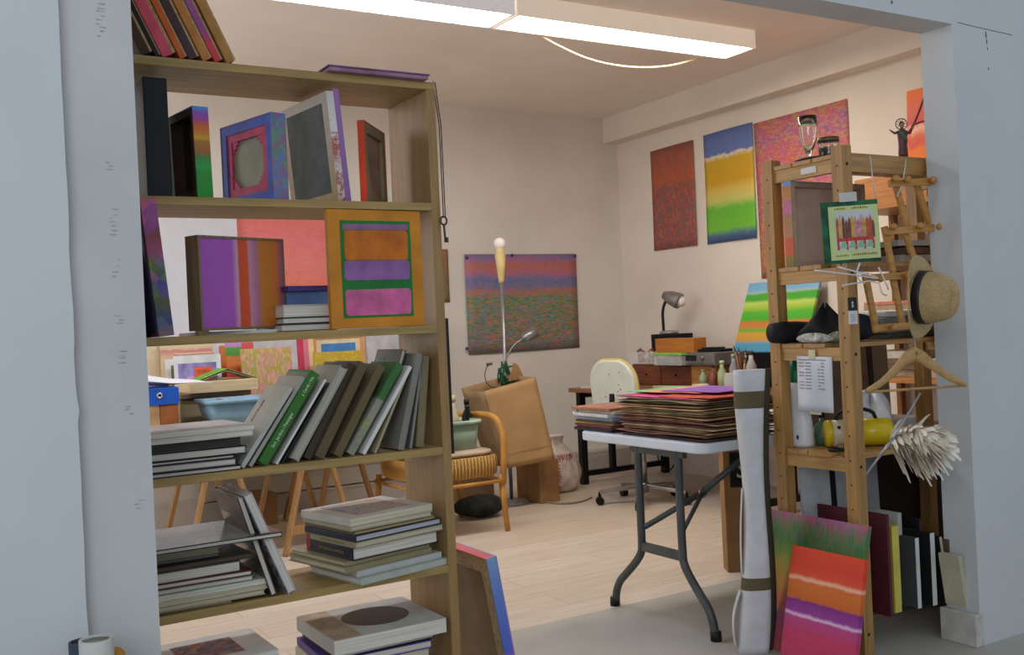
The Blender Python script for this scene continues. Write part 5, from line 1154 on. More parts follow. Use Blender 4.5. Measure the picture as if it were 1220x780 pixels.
# white roll of canvas bag
Db = 3.60; P0 = at(897, 776, Z=0.0); P1 = at(896, 440, D=(P0 - CAM).dot(FWD))
rw = thing('rolled_canvas', 'tall white canvas roll strapped with olive bands, between folding table and pine shelf', 'canvas roll', P0)
ax = P1 - P0; Hh = ax.length
def sec(t, k=1.0):
    c_ = ax * t + RIGHT * (.012 * math.sin(PI * t * 1.6)); wv = (.047 + .010 * math.cos(2 * PI * (t - .05)) * (1 if t < .9 else 1)) * k; dp = .034 * k
    return c_, wv, dp
rings = [0, .03, .12, .2, .24, .28, .4, .55, .7, .85, .93, .97, 1.0]
def rollp(u, v, k=1.0, dz=0):
    c_, wv, dp = sec(v, k); t = 2 * PI * u
    return c_ + RIGHT * (wv * math.copysign(abs(math.cos(t)) ** .6, math.cos(t))) + FWD * (dp * math.copysign(abs(math.sin(t)) ** .8, math.sin(t)))
g = MB().grid(lambda u, v: rollp(u, v), 32, 40, closeu=True); g.f += [tuple(reversed(range(32))), tuple(39 * 32 + i for i in range(32))]; g.mi += [0, 0]; g.sm += [False, False]
wcan = mat('white_canvas_cloth', (200, 200, 202), rough=.85, var=.05, sc=14, bmp=.1); oliv = mat('olive_webbing', (92, 84, 60), rough=.85)
g.build('roll', wcan, rw)
for v0, v1 in ((.865, .925), (.225, .268)): MB().grid(lambda u, v: rollp(u, v0 + (v1 - v0) * v, 1.03), 32, 4, closeu=True).build('strap', oliv, rw)
c1_ = MB(); c1_.grid(lambda u, v: ax * v + RIGHT * (.052 + .010 * math.cos(2 * PI * (v - .05)) + .022 * u + .012 * math.sin(PI * v * 1.6)) + FWD * (.01 + .03 * u), 4, 30)
c1_.build('olive_edge', mat('dark_olive_cloth', (66, 60, 44), rough=.9), rw, solid=.01)
MB().grid(lambda u, v: rollp(.5, .02 + .2 * v) - RIGHT * (.006 + .016 * math.sin(PI * v)) + FWD * (.03 * (u - .5)), 4, 14).grid(lambda u, v: rollp(.5, .28 + .3 * v) - RIGHT * (.004 + .01 * math.sin(PI * v)) + FWD * (.02 * (u - .5)), 4, 14).build('loose_flap', wcan, rw, solid=.002)
# cardboard box under the table with black S patch
q = at(876, 682, Z=0)
cbx = thing('cardboard_box', 'tall narrow cardboard box with a black patch lettered S under the folding table', 'box', (q.x + .02, q.y, 0), (0, 0, D2R(-31)))
MB().box(-.05, .16, 0, .10, 0, .575).build('carton', mat('brown_cardboard', (146, 110, 70)), cbx, bevel=.003)
MB().box(-.02, .10, -.0012, 0, .40, .565).build('black_patch', black, cbx); text('S', .12, mat('cream_print', (206, 190, 150)), cbx, (.035, -.0016, .48), (1, 0, 0), (0, 0, 1))
P = [at(783, 540, Y=6.1), at(790, 560, Y=6.0), at(800, 590, Y=5.9), at(815, 560, Y=5.8), at(840, 545, Y=5.6)]
tag(MB().tube([at(782, 537, X=5.05), at(786, 553, X=5.05), at(798, 562, X=5.05), at(806, 548, X=5.05), at(812, 540, X=5.05)], .006, 6, smoothpath=3).build('power_cable', blk), 'black cable hanging under the desk', 'cable')
# ================================================================== PINE SHELF RACK (right)
IX, IY0, IY1, IX1 = 2.80, 2.393, 2.722, 3.62
ivw = wood('aged_pine_post', (166, 124, 66), 2, .8); ivx = wood('aged_pine_slat', (176, 132, 76), 0, .8); ivy = wood('aged_pine_rung', (182, 140, 80), 1, .82)
iv = thing('pine_shelf', 'open pine shelf rack with slatted boards just inside the right of the opening', 'shelf', (IX, IY0, 0))
PT = 1.775; hp = .024
LV = [1.75, 1.372, 1.092, .703, .125]
holes = mat('bolt_hole', (40, 28, 18), rough=.8)
for x in (IX, IX1):
    for y in (IY0, IY1):
        hb = MB().box(x - hp - IX, x + hp - IX, y - hp - IY0, y + hp - IY0, 0, PT)
        if x == IX:
            for zz in [.09 + .085 * i for i in range(20)]: hb.cyl((-hp - .0006, y - IY0, zz), (-hp + .001, y - IY0, zz), .0035, seg=8, m=1)
            for zz in LV: hb.cyl((.0, y - IY0 - hp - .0008, zz - .04), (.0, y - IY0 - hp + .001, zz - .04), .006, seg=10, m=1)
        hb.build('post', [ivw, holes], iv)
for zz in LV:
    for x in (IX, IX1): MB().box(x - .012 - IX, x + .012 - IX, hp, IY1 - IY0 - hp, zz - .062, zz - .016).build('rung', ivy, iv)
    s_ = MB(); n = 3; yy0 = {LV[0]: hp + .002, LV[4]: .05}.get(zz, -.012); d = ((IY1 - IY0 - hp) - yy0 - .002) / n
    for i in range(n): s_.box(-.018 if yy0 + i * d > hp or zz == LV[0] else hp + .002, IX1 - IX + .018 if yy0 + i * d > hp or zz == LV[0] else IX1 - IX - hp - .002, yy0 + i * d + .003, yy0 + (i + 1) * d - .003, zz - .016, zz)
    if zz == LV[0]: s_.box(hp + .002, IX1 - IX - .03, -.02, hp - .002, zz - .066, zz)     # front rail
    s_.build('slatted_shelf', ivx if zz != LV[4] else wood('shaded_bottom_slat', (70, 52, 34), 0), iv, bevel=.0015)  # bottom slats coloured dark for the shade low in the rack
    t = MB()
MB().box(-.016, -.0125, .10, .17, LV[0] - .05, LV[0] - .028).build('white_tape', mat('white_tape_strip', (206, 206, 200)), iv)
# ---- top shelf
z = LV[0] + .0006
tr = tag(MB().lathe([(.0001, 0), (.085, 0), (.095, .010), (.088, .012), (.08, .004), (.0001, .004)], 32, sx=1.0).build('tray', black, None, (2.89, 2.56, z)), 'round black tray on the top of the pine shelf', 'tray')
def gl_mat(nm, c, a):
    m = bpy.data.materials.new(nm); m.use_nodes = True; b = m.node_tree.nodes['Principled BSDF']
    b.inputs['Base Color'].default_value = lin(c); b.inputs['Roughness'].default_value = .05; b.inputs['Alpha'].default_value = a; b.inputs['Specular IOR Level'].default_value = .8; return m
gq = gl_mat('clear_glass', (246, 248, 247), 1); gq.node_tree.nodes['Principled BSDF'].inputs['Transmission Weight'].default_value = 1.0; gq.node_tree.nodes['Principled BSDF'].inputs['Roughness'].default_value = 0.0
zg = z + .0045
cg = tag(MB().lathe([(.0001, 0), (.028, .0), (.029, .003), (.007, .008), (.006, .022), (.013, .036), (.028, .075), (.034, .12), (.033, .165), (.0315, .165), (.032, .12), (.026, .077), (.010, .038), (.0001, .034)], 28).build('champagne_glass', gq, None, (2.855, 2.585, zg)), 'stemmed champagne glass on the black tray atop the pine shelf', 'glass')
sj = thing('glass_jar', 'small squat glass jar with dark contents on the black tray', 'jar', (2.92, 2.55, zg))
MB().lathe([(.0001, 0), (.034, 0), (.037, .01), (.036, .07), (.034, .082), (.032, .082), (.033, .07), (.033, .008), (.0001, .006)], 26).build('jar_body', gq, sj)
MB().lathe([(.0001, .008), (.031, .008), (.031, .045), (.0001, .05)], 20).build('contents', mat('olive_contents', (74, 66, 48), var=.4, sc=60), sj)
MB().lathe([(.035, .066), (.0385, .066), (.0385, .084), (.035, .084), (.035, .066)], 26).build('metal_rim', mat('old_brass', (110, 96, 70), metal=.6, rough=.4), sj)
# statuette
sx_, sy_ = 3.225, 2.465
st_ = thing('statuette', 'small dark robed saint statuette with a spoked halo on top of the pine shelf', 'statuette', (sx_, sy_, z), (0, 0, D2R(-35)))
robe = mat('plum_robe', (104, 56, 62), rough=.4, var=.2, sc=30); skin_ = mat('painted_skin', (176, 124, 96), rough=.4)
MB().lathe([(.0001, 0), (.028, .0), (.030, .006), (.022, .016), (.012, .02), (.0001, .02)], 20).build('base', mat('black_rock', (28, 30, 36), rough=.4), st_)
MB().lathe([(.0001, .018), (.016, .018), (.018, .03), (.0155, .06), (.0165, .085), (.0185, .105), (.017, .116), (.008, .122), (.005, .126), (.0055, .132), (.0001, .132)], 20, sy=.75).build('robed_body', robe, st_)
MB().ball((0, 0, .139), .0095, 14, sc=(.9, .95, 1.15)).ball((0, -.0095, .138), .0022, 8).build('head', skin_, st_)
MB().ball((0, .002, .142), .0102, 14, sc=(.95, .95, 1.05)).build('hair', mat('dark_hair', (40, 28, 22)), st_)
MB().tube([(-.014, 0, .113), (-.030, -.006, .108), (-.046, -.012, .118)], [.0055, .0045, .003], 8).tube([(.014, 0, .113), (.027, -.006, .104), (.034, -.012, .121)], [.0055, .0045, .003], 8).build('sleeved_arm', robe, st_)
hd = MB()
for sx in (-1, 1):
    bx_, bz_ = (-.046, .118) if sx < 0 else (.034, .121); hd.ball((bx_, -.0125, bz_), .0032, 8)
    for k in range(4): hd.tube([(bx_, -.0125, bz_), (bx_ + sx * (.006 + .0007 * k) * .8, -.013, bz_ + .0015 * (k - 1.2) + .002)], [.001, .0006], 5)
    hd.tube([(bx_, -.0125, bz_), (bx_ + sx * .001, -.013, bz_ + .005)], [.001, .0006], 5)
hd.build('hand', skin_, st_)
MB().tube([(-.014, -.012, .112), (-.004, -.0165, .10), (.008, -.0145, .085), (.013, -.012, .07)], [.006, .006, .005, .003], 8, smoothpath=1).build('green_sash', mat('green_sash', (50, 120, 80)), st_)
hl = MB(); hl.tube([(.021 * math.cos(a), .006, .143 + .021 * math.sin(a)) for a in [i * PI / 14 for i in range(28)]], .0016, 6, closed=True)
for k in range(10): a = k * PI / 5; hl.tube([(.010 * math.cos(a), .006, .143 + .010 * math.sin(a)), (.021 * math.cos(a), .006, .143 + .021 * math.sin(a))], .0011, 5)
hl.build('halo', mat('tarnished_brass', (96, 76, 60), metal=.5, rough=.4), st_)
# ---- second board: canvas seen from the back
z = LV[1] + .0006
re2 = paint('autumn_banded_edge', .3, .35, [(0, (110, 110, 60)), (.12, (150, 120, 50)), (.14, (206, 90, 60)), (.3, (196, 90, 60)), (.32, (170, 130, 90)), (.55, (160, 120, 80)), (.57, (190, 110, 150)), (.7, (180, 110, 130)), (.72, (180, 130, 60)), (.84, (170, 120, 70)), (.86, (110, 140, 190)), (1, (120, 150, 196))], warp=.02)
pa = at(945, 318, Y=2.62); h = at(945, 216, Y=2.62).z - z
canvas('large canvas showing its grey-brown back and banded edge, second board of the pine shelf', .40, h, .04, re2, (pa.x + .40, 2.655, z), (0, 0, PI), side=re2, bars=mat('taupe_bar', (180, 152, 132)), back=mat('taupe_back', (190, 164, 146), var=.06), barw=.02)
r7 = random.Random(8)
for k, (x, t, c3, lab) in enumerate(((3.24, .03, (196, 186, 170), 'cream folder lying on the second board of the pine shelf'), (3.25, .025, (120, 90, 70), 'brown folder on the cream one, second board of the pine shelf'), (3.24, .022, (206, 200, 190), 'white pad topping the folders on the second board of the pine shelf'))):
    tag(MB().box(-.15, .15, -.1, .1, 0, t).build('folder', mat('folder_%d' % k, c3), None, (x + .1, 2.56, z + .001 + k * .0315), (0, 0, r7.uniform(-.1, .1)), bevel=.002), lab, 'folder')
# ---- third board: dark clothes and bits
z = LV[2] + .0006
def cloth_heap(label, x, y, sx, sy, sz, m, seed, name='folded_garment', cat='clothes', peak=None):
    rr = random.Random(seed); a = [rr.uniform(2, 7) for _ in range(6)]; b = [rr.uniform(0, 6) for _ in range(6)]
    def fn(u, v):
        t = 2 * PI * u; s = math.sin(PI * (.02 + .96 * v)); k = 1 + .13 * math.sin(a[0] * t / 2 + 0 + b[0]) * math.sin(3 * v * a[1] + b[1]) if False else 1 + .12 * math.sin(round(a[0]) * t + b[0]) + .09 * math.sin(round(a[1]) * t + 6 * v + b[1])
        p = Vector((sx * k * math.cos(t) * s, sy * k * math.sin(t) * s, sz * (.5 - .5 * math.cos(PI * (.02 + .96 * v))) * (1 + .18 * math.sin(round(a[2]) * t + b[2]))))
        if peak: 
            dd = math.hypot(p.x - peak[0], p.y - peak[1]); p.z += peak[2] * max(0, 1 - dd / peak[3]) * (v)
        p.z = max(p.z, 0); return p
    return tag(MB().grid(fn, 36, 16, closeu=True).build(name, m, None, (x, y, z)), label, cat)
def pz(px, Y): return at(px, 395, Y=Y).x
blkc = mat('black_cloth', (20, 20, 23), rough=.8, var=.3, sc=20, bmp=.2); nvc = mat('navy_cloth', (38, 42, 56), rough=.85, var=.25, sc=20, bmp=.2)
rl_ = thing('rolled_garment', 'rolled black garment at the far end of the third board of the pine shelf', 'clothes', (2.84, 2.69, z + .041))
MB().tube([(-.09, .02, 0), (-.05, .012, 0), (.02, 0, 0), (.1, -.01, 0)], [.036, .041, .040, .034], 18).build('roll', blkc, rl_)
cloth_heap('black cloth bunched to a peak on the third board of the pine shelf', 2.90, 2.585, .09, .10, .07, blkc, 3, peak=(0, .0, .07, .09))
cloth_heap('navy cloth crumpled beside the near post on the third board of the pine shelf', 2.96, 2.50, .10, .055, .085, nvc, 5)
cloth_heap('pale grey lace cloth hanging at the edge of the third board of the pine shelf', 2.79, 2.545, .022, .075, .032, mat('lace_grey', (170, 168, 162), var=.3, sc=70, bmp=.3), 7)
cloth_heap('grey-green cloth lying in front of the black heap on the third board', 2.82, 2.46, .03, .045, .035, mat('grey_green_cloth', (110, 116, 96), var=.25, sc=40), 9)
for k, (x, t, c3, lab) in enumerate(((3.25, .02, (90, 84, 70), 'dark drab box lid on the third board of the pine shelf'), (3.24, .06, (120, 124, 112), 'grey-green plastic box on the third board of the pine shelf'), (3.25, .02, (206, 204, 198), 'white lid on the grey-green plastic box, third board of the pine shelf'))):
    tag(MB().box(-.14, .14, -.1, .1, 0, t).build('box', mat('box_tone_%d' % k, c3, rough=.4), None, (x, 2.58, z + (0, .0206, .0812)[k]), bevel=.004), lab, 'box')
tag(MB().lathe([(.0001, 0), (.05, 0), (.055, .03), (.04, .05), (.0001, .052)], 24).build('soft_ball', mat('coral_cloth', (216, 100, 90)), None, (3.45, 2.52, z)), 'coral pink cloth bundle at the right of the third board of the pine shelf', 'clothes')
# ---- fourth board: bottle, yellow torch, plastic bag, feather duster, magnifier
z = LV[3] + .0006
bt = thing('detergent_bottle', 'tall white plastic bottle with a green cap on the fourth board of the pine shelf', 'bottle', (2.868, 2.70, z), (0, 0, D2R(-90)))
def bp(u, v):
    t = 2 * PI * u; prof = [(0, .052, .034), (.02, .056, .036), (.35, .054, .034), (.6, .047, .032), (.78, .05, .033), (.9, .044, .030), (.97, .022, .02), (1, .017, .017)]
    for i in range(len(prof) - 1):
        if prof[i][0] <= v <= prof[i + 1][0] + 1e-9: f = (v - prof[i][0]) / (prof[i + 1][0] - prof[i][0]); break
    a = prof[i][1] * (1 - f) + prof[i + 1][1] * f; b = prof[i][2] * (1 - f) + prof[i + 1][2] * f
    return Vector((a * math.copysign(abs(math.cos(t)) ** .75, math.cos(t)) - .012 * v, b * math.sin(t), .245 * v))
g = MB().grid(bp, 32, 24, closeu=True); g.f.append(tuple(reversed(range(32)))); g.mi.append(0); g.sm.append(False)
g.build('bottle_body', mat('white_hdpe', (216, 218, 222), rough=.3, var=.02), bt)
MB().lathe([(.0001, .24), (.022, .24), (.024, .25), (.022, .325), (.0001, .327)], 20).build('cap', mat('green_cap', (20, 110, 70), rough=.35), bt, (-.012, 0, 0))
MB().box(-.02, -.008, -.0375, -.036, .03, .045).box(.012, .022, -.0375, -.036, .03, .045).build('hazard_mark', dgrey, bt)
tc = thing('torch', 'yellow and cream can-shaped hand lamp with a black handle, fourth board of the pine shelf', 'lamp', (2.985, 2.525, z + .052), (0, 0, D2R(-34)))
Mx = Matrix.Rotation(PI / 2, 4, 'Y')
yel = mat('glossy_yellow', (206, 180, 30), rough=.2, var=.1)
MB().lathe([(.0001, -.125), (.046, -.125), (.050, -.115), (.050, -.105)], 28, Mx).build('end_ring', yel, tc)
MB().lathe([(.0495, -.105), (.0495, -.04)], 28, Mx).build('cream_band', mat('cream_gloss', (210, 196, 170), rough=.2), tc)
MB().lathe([(.050, -.04), (.050, .10), (.044, .112), (.0001, .112)], 28, Mx).build('can_body', yel, tc)
MB().tube([(-.085, 0, .045), (-.08, 0, .072), (-.02, 0, .092), (.05, 0, .078), (.06, 0, .048)], .007, 8, smoothpath=2).build('handle', blk, tc)
MB().ball((-.085, -.042, .025), .007, 8).build('switch', blk, tc)
mg = thing('magnifying_glass', 'small magnifying glass lying in front of the yellow hand lamp', 'magnifier', (2.83, 2.50, z + .004), (0, 0, D2R(25)))
MB().tube([(.027 * math.cos(a), .027 * math.sin(a), .003) for a in [i * PI / 12 for i in range(24)]], .0045, 8, closed=True).build('rim', blk, mg)
MB().lathe([(.0001, .001), (.026, .002), (.0001, .004)], 24).build('lens', gq, mg); MB().tube([(.03, 0, .003), (.1, .0, .006)], .007, 8).build('handle', ivx, mg)
gb_ = tag(MB().lathe([(.0001, 0), (.03, .002), (.034, .03), (.03, .075), (.012, .085), (.012, .1), (.0001, .1)], 20).build('small_bottle', mat('grey_green_glass', (80, 110, 90), rough=.2), None, (2.94, 2.66, z)), 'small grey-green bottle behind the yellow hand lamp', 'bottle')
cloth_heap('crumpled white plastic bag behind the feather duster on the fourth board', 3.14, 2.60, .09, .07, .17, mat('white_film', (226, 226, 230), rough=.3, var=.04), 12, 'plastic_bag', 'bag')
COL.objects[-1]
# portfolios standing on the folding table behind the rack
pf = mat('grey_brown_cloth', (128, 114, 102), rough=.9, var=.06); pst = mat('dark_strap', (58, 48, 36), rough=.9)
zt2 = FZ + .0006
for k, (x0, y, w, h, lab) in enumerate(((3.07, 2.90, .36, .36, 'grey-brown cloth portfolio with dark straps behind the pine shelf, nearest of three'), (3.30, 2.97, .38, .38, 'grey-brown cloth portfolio with dark straps, second from the pine shelf'), (3.45, 3.06, .25, .40, 'grey-brown cloth portfolio with dark straps, farthest from the pine shelf'))):
    r = thing('portfolio', lab, 'portfolio', (x0, y, zt2), (D2R(-2), 0, D2R(-6)), 'portfolios behind the pine shelf')
    MB().box(0, w, 0, .035, 0, h).build('case', pf, r, bevel=.006)
    MB().box(w * .3, w * .3 + .028, -.003, .038, -.0002, h + .003).box(w * .68, w * .68 + .028, -.003, .038, -.0002, h + .003).build('strap', pst, r)
# feather duster
fd = thing('feather_duster', 'white feather duster hanging over the edge of the pine shelf fourth board', 'duster', at(1068, 520, D=3.36))
o = Vector(fd.location); rf = random.Random(17)
fe = MB(); root = at(1062, 527, D=3.38) - o; tipc = at(1100, 500, D=3.30) - o
axis = (at(1105, 508, D=3.30) - at(1058, 520, D=3.40)).normalized()
for k in range(650):
    base_ = root + axis * rf.uniform(-.01, .10)
    ang = rf.uniform(0, 2 * PI); sp = rf.uniform(.05, 1.0)
    s1 = RIGHT.cross(axis).normalized(); side_ = s1 * math.cos(ang) + axis.cross(s1) * math.sin(ang)
    d = (axis * (1.05 - .6 * sp) + side_ * sp).normalized(); L_ = rf.uniform(.05, .115)
    wv = side_.cross(d).normalized() * rf.uniform(.008, .017); dr = rf.uniform(.03, .085)
    P_ = [base_ + d * (L_ * t) + Vector((0, 0, -dr * t * t)) + axis * (.02 * t * t) for t in (0, .3, .6, .85, 1)]
    ws = (.3, .9, 1, .9, .5); o_ = len(fe.v)
    fe.add([tuple(q + wv * s_ * w2) for q, w2 in zip(P_, ws) for s_ in (-1, 1)], [(2 * i, 2 * i + 1, 2 * i + 3, 2 * i + 2) for i in range(4)], None, 0, True)
fo = fe.build('feathers', mat('white_feather', (232, 224, 208), rough=.9, var=.05, sc=30), fd); 
tag(MB().tube([at(1096, 468, D=3.30), at(1066, 518, D=3.28), at(1031, 566, D=3.26)], .0036, 8).tube([at(1064, 521, D=3.27), at(1046, 545, D=3.27)], .0055, 8).build('metal_rod', mat('galvanised_wire', (160, 162, 164), rough=.3, metal=.6)), 'thin metal rod slanting down in front of the feather duster', 'rod')
# ---- bottom board: boards standing on edge
z = LV[4] + .0006
wpn = thing('whiteboard', 'dusty white board with a black frame edge at the back of the pine shelf bottom', 'board', (2.84, 2.665, z), (D2R(-2), 0, 0))
MB().box(0, .42, 0, .012, 0, .50).build('board_face', mat('dusty_white_board', (178, 178, 180), var=.08), wpn); MB().box(.15, .172, -.008, -.0002, .0, .50).box(.172, .41, -.008, -.0002, .0, .022).build('frame_edge', blk, wpn)
def edge_board(label, px, py0, py1, t, Y, depth, facem, edgem, lean=0, name='canvas_board', cat='board', zz=None):
    a = at(px, py1, Y=Y); q = at(px, py0, Y=Y); zb = z if zz is None else zz; h = max(.1, q.z - zb)
    r = thing(name, label, cat, (a.x, Y, zb + (t * math.sin(D2R(lean)) if lean > 0 else 0)), (0, D2R(lean), 0), 'boards standing on the bottom board of the pine shelf')
    MB().box(0, t, 0, depth, 0, h).build('board', facem, r); MB().box(-.0004, t + .0004, -.002, 0, 0, h).build('edge', edgem, r)
    return r
wht = mat('white_edge', (206, 206, 202)); drk = mat('near_black_board', (26, 24, 26)); brn = mat('brown_board', (88, 72, 56)); crm = mat('cream_edge', (196, 188, 160))
edge_board('large burgundy folder standing on the bottom board of the pine shelf', 1060, 612, 724, .012, 2.365, .31, mat('burgundy_cloth', (86, 30, 40), rough=.6), mat('burgundy_cloth', (86, 30, 40)), name='folder', cat='folder')
edge_board('yellow-edged folder beside the burgundy one', 1066, 626, 728, .034, 2.385, .28, mat('mustard', (190, 170, 66)), mat('mustard_light', (204, 188, 84)), name='folder', cat='folder')
edge_board('tall pale grey-edged board standing behind the yellow folder', 1073, 610, 720, .022, 2.44, .24, mat('pale_grey_edge', (176, 178, 172)), mat('pale_grey_edge', (176, 178, 172)))
edge_board('dark grey board with a white edge, right of the yellow folder', 1093, 640, 718, .018, 2.37, .27, mat('slate_board', (70, 72, 74)), wht)
edge_board('taller black board standing behind the white-edged ones', 1099, 617, 716, .012, 2.46, .22, drk, brn)
edge_board('black board with a thick white edge in the middle of the row', 1111, 634, 717, .022, 2.36, .28, drk, wht)
for k, (px, y0, fm, em, lab, dy) in enumerate(((1124, 636, drk, crm, 'black board with a thin cream edge leaning at the right of the row', 0), (1132, 640, brn, brn, 'brown board leaning next to the cream-edged one', .002), (1143, 660, crm, crm, 'thick cream board leaning in front of the pier', .0))):
    edge_board(lab, (1130, 1138, 1149)[k], y0, (714, 712, 706)[k], (.010, .014, .020)[k], (2.35, 2.33, 2.27)[k], (.20, .14, .08)[k], fm, em, lean=-9)
LVb = z

shade_backing = thing('portfolio', 'dark brown backing added for the shade behind the pine shelf', 'portfolio', (3.24, 2.752, 0))  # added dark case shape standing in for the shaded space behind the rack
MB().box(0, .85, 0, .03, 0, .66).build('case', mat('shade_backing_brown', (46, 36, 30), rough=.7, var=.2), shade_backing, bevel=.006); MB().tube([(.32, .015, .655), (.34, .015, .675), (.5, .015, .675), (.52, .015, .655)], .006, 8).build('handle', blk, shade_backing)

# ---- paper, tag and card hung on the rack
pl_ = thing('price_list', 'white typed list taped to the third rung of the pine shelf', 'paper', (IX - .016, 2.66, 1.05))
a = at(948, 424, X=IX - .016); b = at(993, 491, X=IX - .016); w = a.y - b.y; h = a.z - b.z
pl_.location = (IX - .016, a.y, b.z); pl_.rotation_euler = (0, D2R(1), D2R(-90))
MB().grid(lambda u, v: Vector((u * w, -.003 * math.sin(3 * u), v * h)), 8, 8).build('sheet', mat('typed_paper', (216, 218, 224), var=.02), pl_, solid=.0006)
tx = MB(); rt_ = random.Random(3)
for i in range(10):
    zz = h * (.93 - .058 * i); 
    for x0, x1 in ((.07, .22), (.26, .42), (.62, .68), (.70, .80)) if i != 0 else ((.05, .85),):
        if i == 0 or rt_.random() < .85:
            x = x0
            while x < x1 - .01: 
                l = rt_.uniform(.01, .03); tx.box(x * w, min(x1, x + l) * w, -.0042, -.0034, zz, zz + h * .018); x += l + .012
tx.build('typed_line', mat('typed_grey', (136, 136, 146)), pl_)
MB().box(w * .36, w * .56, -.0046, -.0036, h * .96, h * 1.12).box(w * .34, w * .66, -.002, -.001, -h * .05, h * .04).build('tape', mat('yellowed_tape', (204, 196, 160)), pl_)
tg = thing('hang_tag', 'black and white swing tag fixed on the near post of the pine shelf', 'tag', at(1016, 386, Y=IY0 - hp - .001))
MB().box(-.022, .022, -.0015, 0, .0, .046).build('white_half', mat('typed_paper', (216, 218, 224)), tg); MB().box(-.022, .022, -.0015, 0, .046, .092).build('black_half', black, tg)
MB().ball((0, -.0015, .074), .005, 8, sc=(1, .1, 1)).box(-.004, .004, -.002, -.0015, .058, .068).build('tag_emblem', wht, tg); 
mkk = MB()
for i in range(4): mkk.box(-.012, .012 - .003 * (i % 2), -.002, -.0015, .010 + .007 * i, .012 + .007 * i)
mkk.build('fine_print', mat('typed_grey', (136, 136, 146)), tg)
# green card with drawing of towers and a bridge
cpos = at(1014, 276, D=3.37)
cd = thing('picture_card', 'pale green card with towers and a red bridge on a dark green board, near post', 'card', cpos, (0, D2R(-1.5), D2R(-31)))
k = 3.37 / 1200
MB().box(-34 * k, 34 * k, .006, .010, -37 * k, 37 * k).build('green_board', mat('dark_green_foil', (28, 84, 52), rough=.25, var=.4, sc=26), cd)
MB().box(-26 * k, 33 * k, .0, .004, -33 * k, 31 * k).build('card', mat('pale_lime_card', (190, 204, 140), var=.03), cd)
MB().box(-19 * k, 27 * k, -.0008, 0, -22 * k, 25 * k).build('sky', mat('pale_sky_wash', (196, 196, 196), var=.08), cd)
rc = random.Random(15)
tcols = [(176, 84, 60), (196, 160, 70), (120, 70, 60), (190, 130, 130)]
for i in range(13):
    x = -18 * k + i * 3.55 * k; hh = rc.uniform(12, 22) * k * (1.15 if i in (3, 7, 11) else 1); wv = rc.uniform(3.0, 4.4) * k; m_ = MB(); ti_ = rc.randint(0, 3)
    m_.prism([(x, -8 * k), (x + wv, -8 * k), (x + wv, -8 * k + hh), (x + wv / 2, -8 * k + hh + 8 * k * rc.uniform(.5, 1)), (x, -8 * k + hh)], .0008 + i * .00004, .0014 + i * .00004, M=XZ)
    m_.build('tower', mat('tower_ink_%d' % ti_, tcols[ti_], var=.2, sc=60), cd)
br = MB().box(-18 * k, 26 * k, -.0018, -.0012, -11 * k, -7 * k)
for i in range(5): br.box((-18 + 10.5 * i) * k, (-15.4 + 10.5 * i) * k, -.0018, -.0012, -21 * k, -11 * k)
br.build('bridge', mat('bridge_red', (190, 60, 54), var=.15, sc=60), cd)
ar = MB()
for i in range(4):
    c_ = (-10.2 + 10.5 * i) * k; ar.prism([(c_ + 4 * k * math.cos(t), -19 * k + 7.5 * k * math.sin(t)) for t in [j * PI / 8 for j in range(9)]], .0019, .0023, M=XZ)
ar.build('arch', mat('arch_green', (130, 176, 140)), cd)
wrt = MB()
for zz, x0, x1 in ((27 * k, -18 * k, -6 * k), (27 * k, 2 * k, 22 * k), (-29 * k, -20 * k, -6 * k), (-28.5 * k, -1 * k, 28 * k)):
    x = x0
    while x < x1: l = rc.uniform(1, 2) * k; wrt.box(x, x + l, -.0006, 0, zz, zz + rc.uniform(1.6, 2.8) * k); x += l + .9 * k
wrt.build('caption', mat('caption_brown', (140, 110, 60)), cd)
MB().box(-11 * k, 9 * k, -.002, .0055, 36 * k, 47 * k).build('tape', mat('clear_tape', (190, 190, 180)), cd)
# ---- strings, accordion peg rack, hat, wooden hanger, white hangers
sw = mat('white_string', (206, 204, 196), rough=.7)
YP = 2.335
tag(MB().tube([at(1036, 186, Y=2.36), at(1039, 212, Y=2.345), at(1043, 240, Y=2.335)], .0022, 6).build('string', sw), 'white string hanging from the top of the pine shelf to the picture card', 'string')
tag(MB().tube([at(1079, 190, Y=2.36), at(1077, 205, Y=2.335), at(1074, 222, Y=2.33), at(1068, 234, Y=2.33)], .0022, 6).build('string', sw), 'white string holding up the folding peg rack', 'string')
pr_ = thing('peg_rack', 'golden wooden folding peg rack hanging in front of the pine shelf beside the pier', 'peg rack', at(1075, 300, Y=YP))
o = Vector(pr_.location); pgw = wood('golden_peg_wood', (186, 132, 62), 0, .8)
def B_(p, q, y=0, w_=.025, t_=.013): return MB().bar(at(*p, Y=YP + y) - o, at(*q, Y=YP + y) - o, w_, t_, side=(0, 0, 1) if abs(p[1] - q[1]) < abs(p[0] - q[0]) else (1, 0, 0))
rows = [((1059, 219), (1112, 216)), ((1054, 276), (1117, 271)), ((1036, 331), (1080, 328)), ((1040, 391), (1094, 387))]
for p, q in rows: B_(p, q, .0).build('rail', pgw, pr_, bevel=.002)
for p, q in (((1064, 212), (1082, 276)), ((1090, 216), (1109, 274)), ((1053, 270), (1065, 334)), ((1077, 276), (1092, 318)), ((1030, 326), (1044, 396)), ((1063, 330), (1076, 392)), ((1078, 326), (1098, 392))): B_(p, q, .013).build('slat', pgw, pr_, bevel=.002)
for p in ((1063, 214), (1077, 215), (1107, 216), (1060, 271), (1092, 270), (1115, 271), (1045, 332), (1077, 329), (1060, 390), (1092, 386)):
    c_ = at(*p, Y=YP) - o
    MB().cyl(c_ - FWD * .004, c_ - FWD * .022, .007, seg=10).ball(c_ - FWD * .030, .013, 14).build('peg', pgw, pr_)
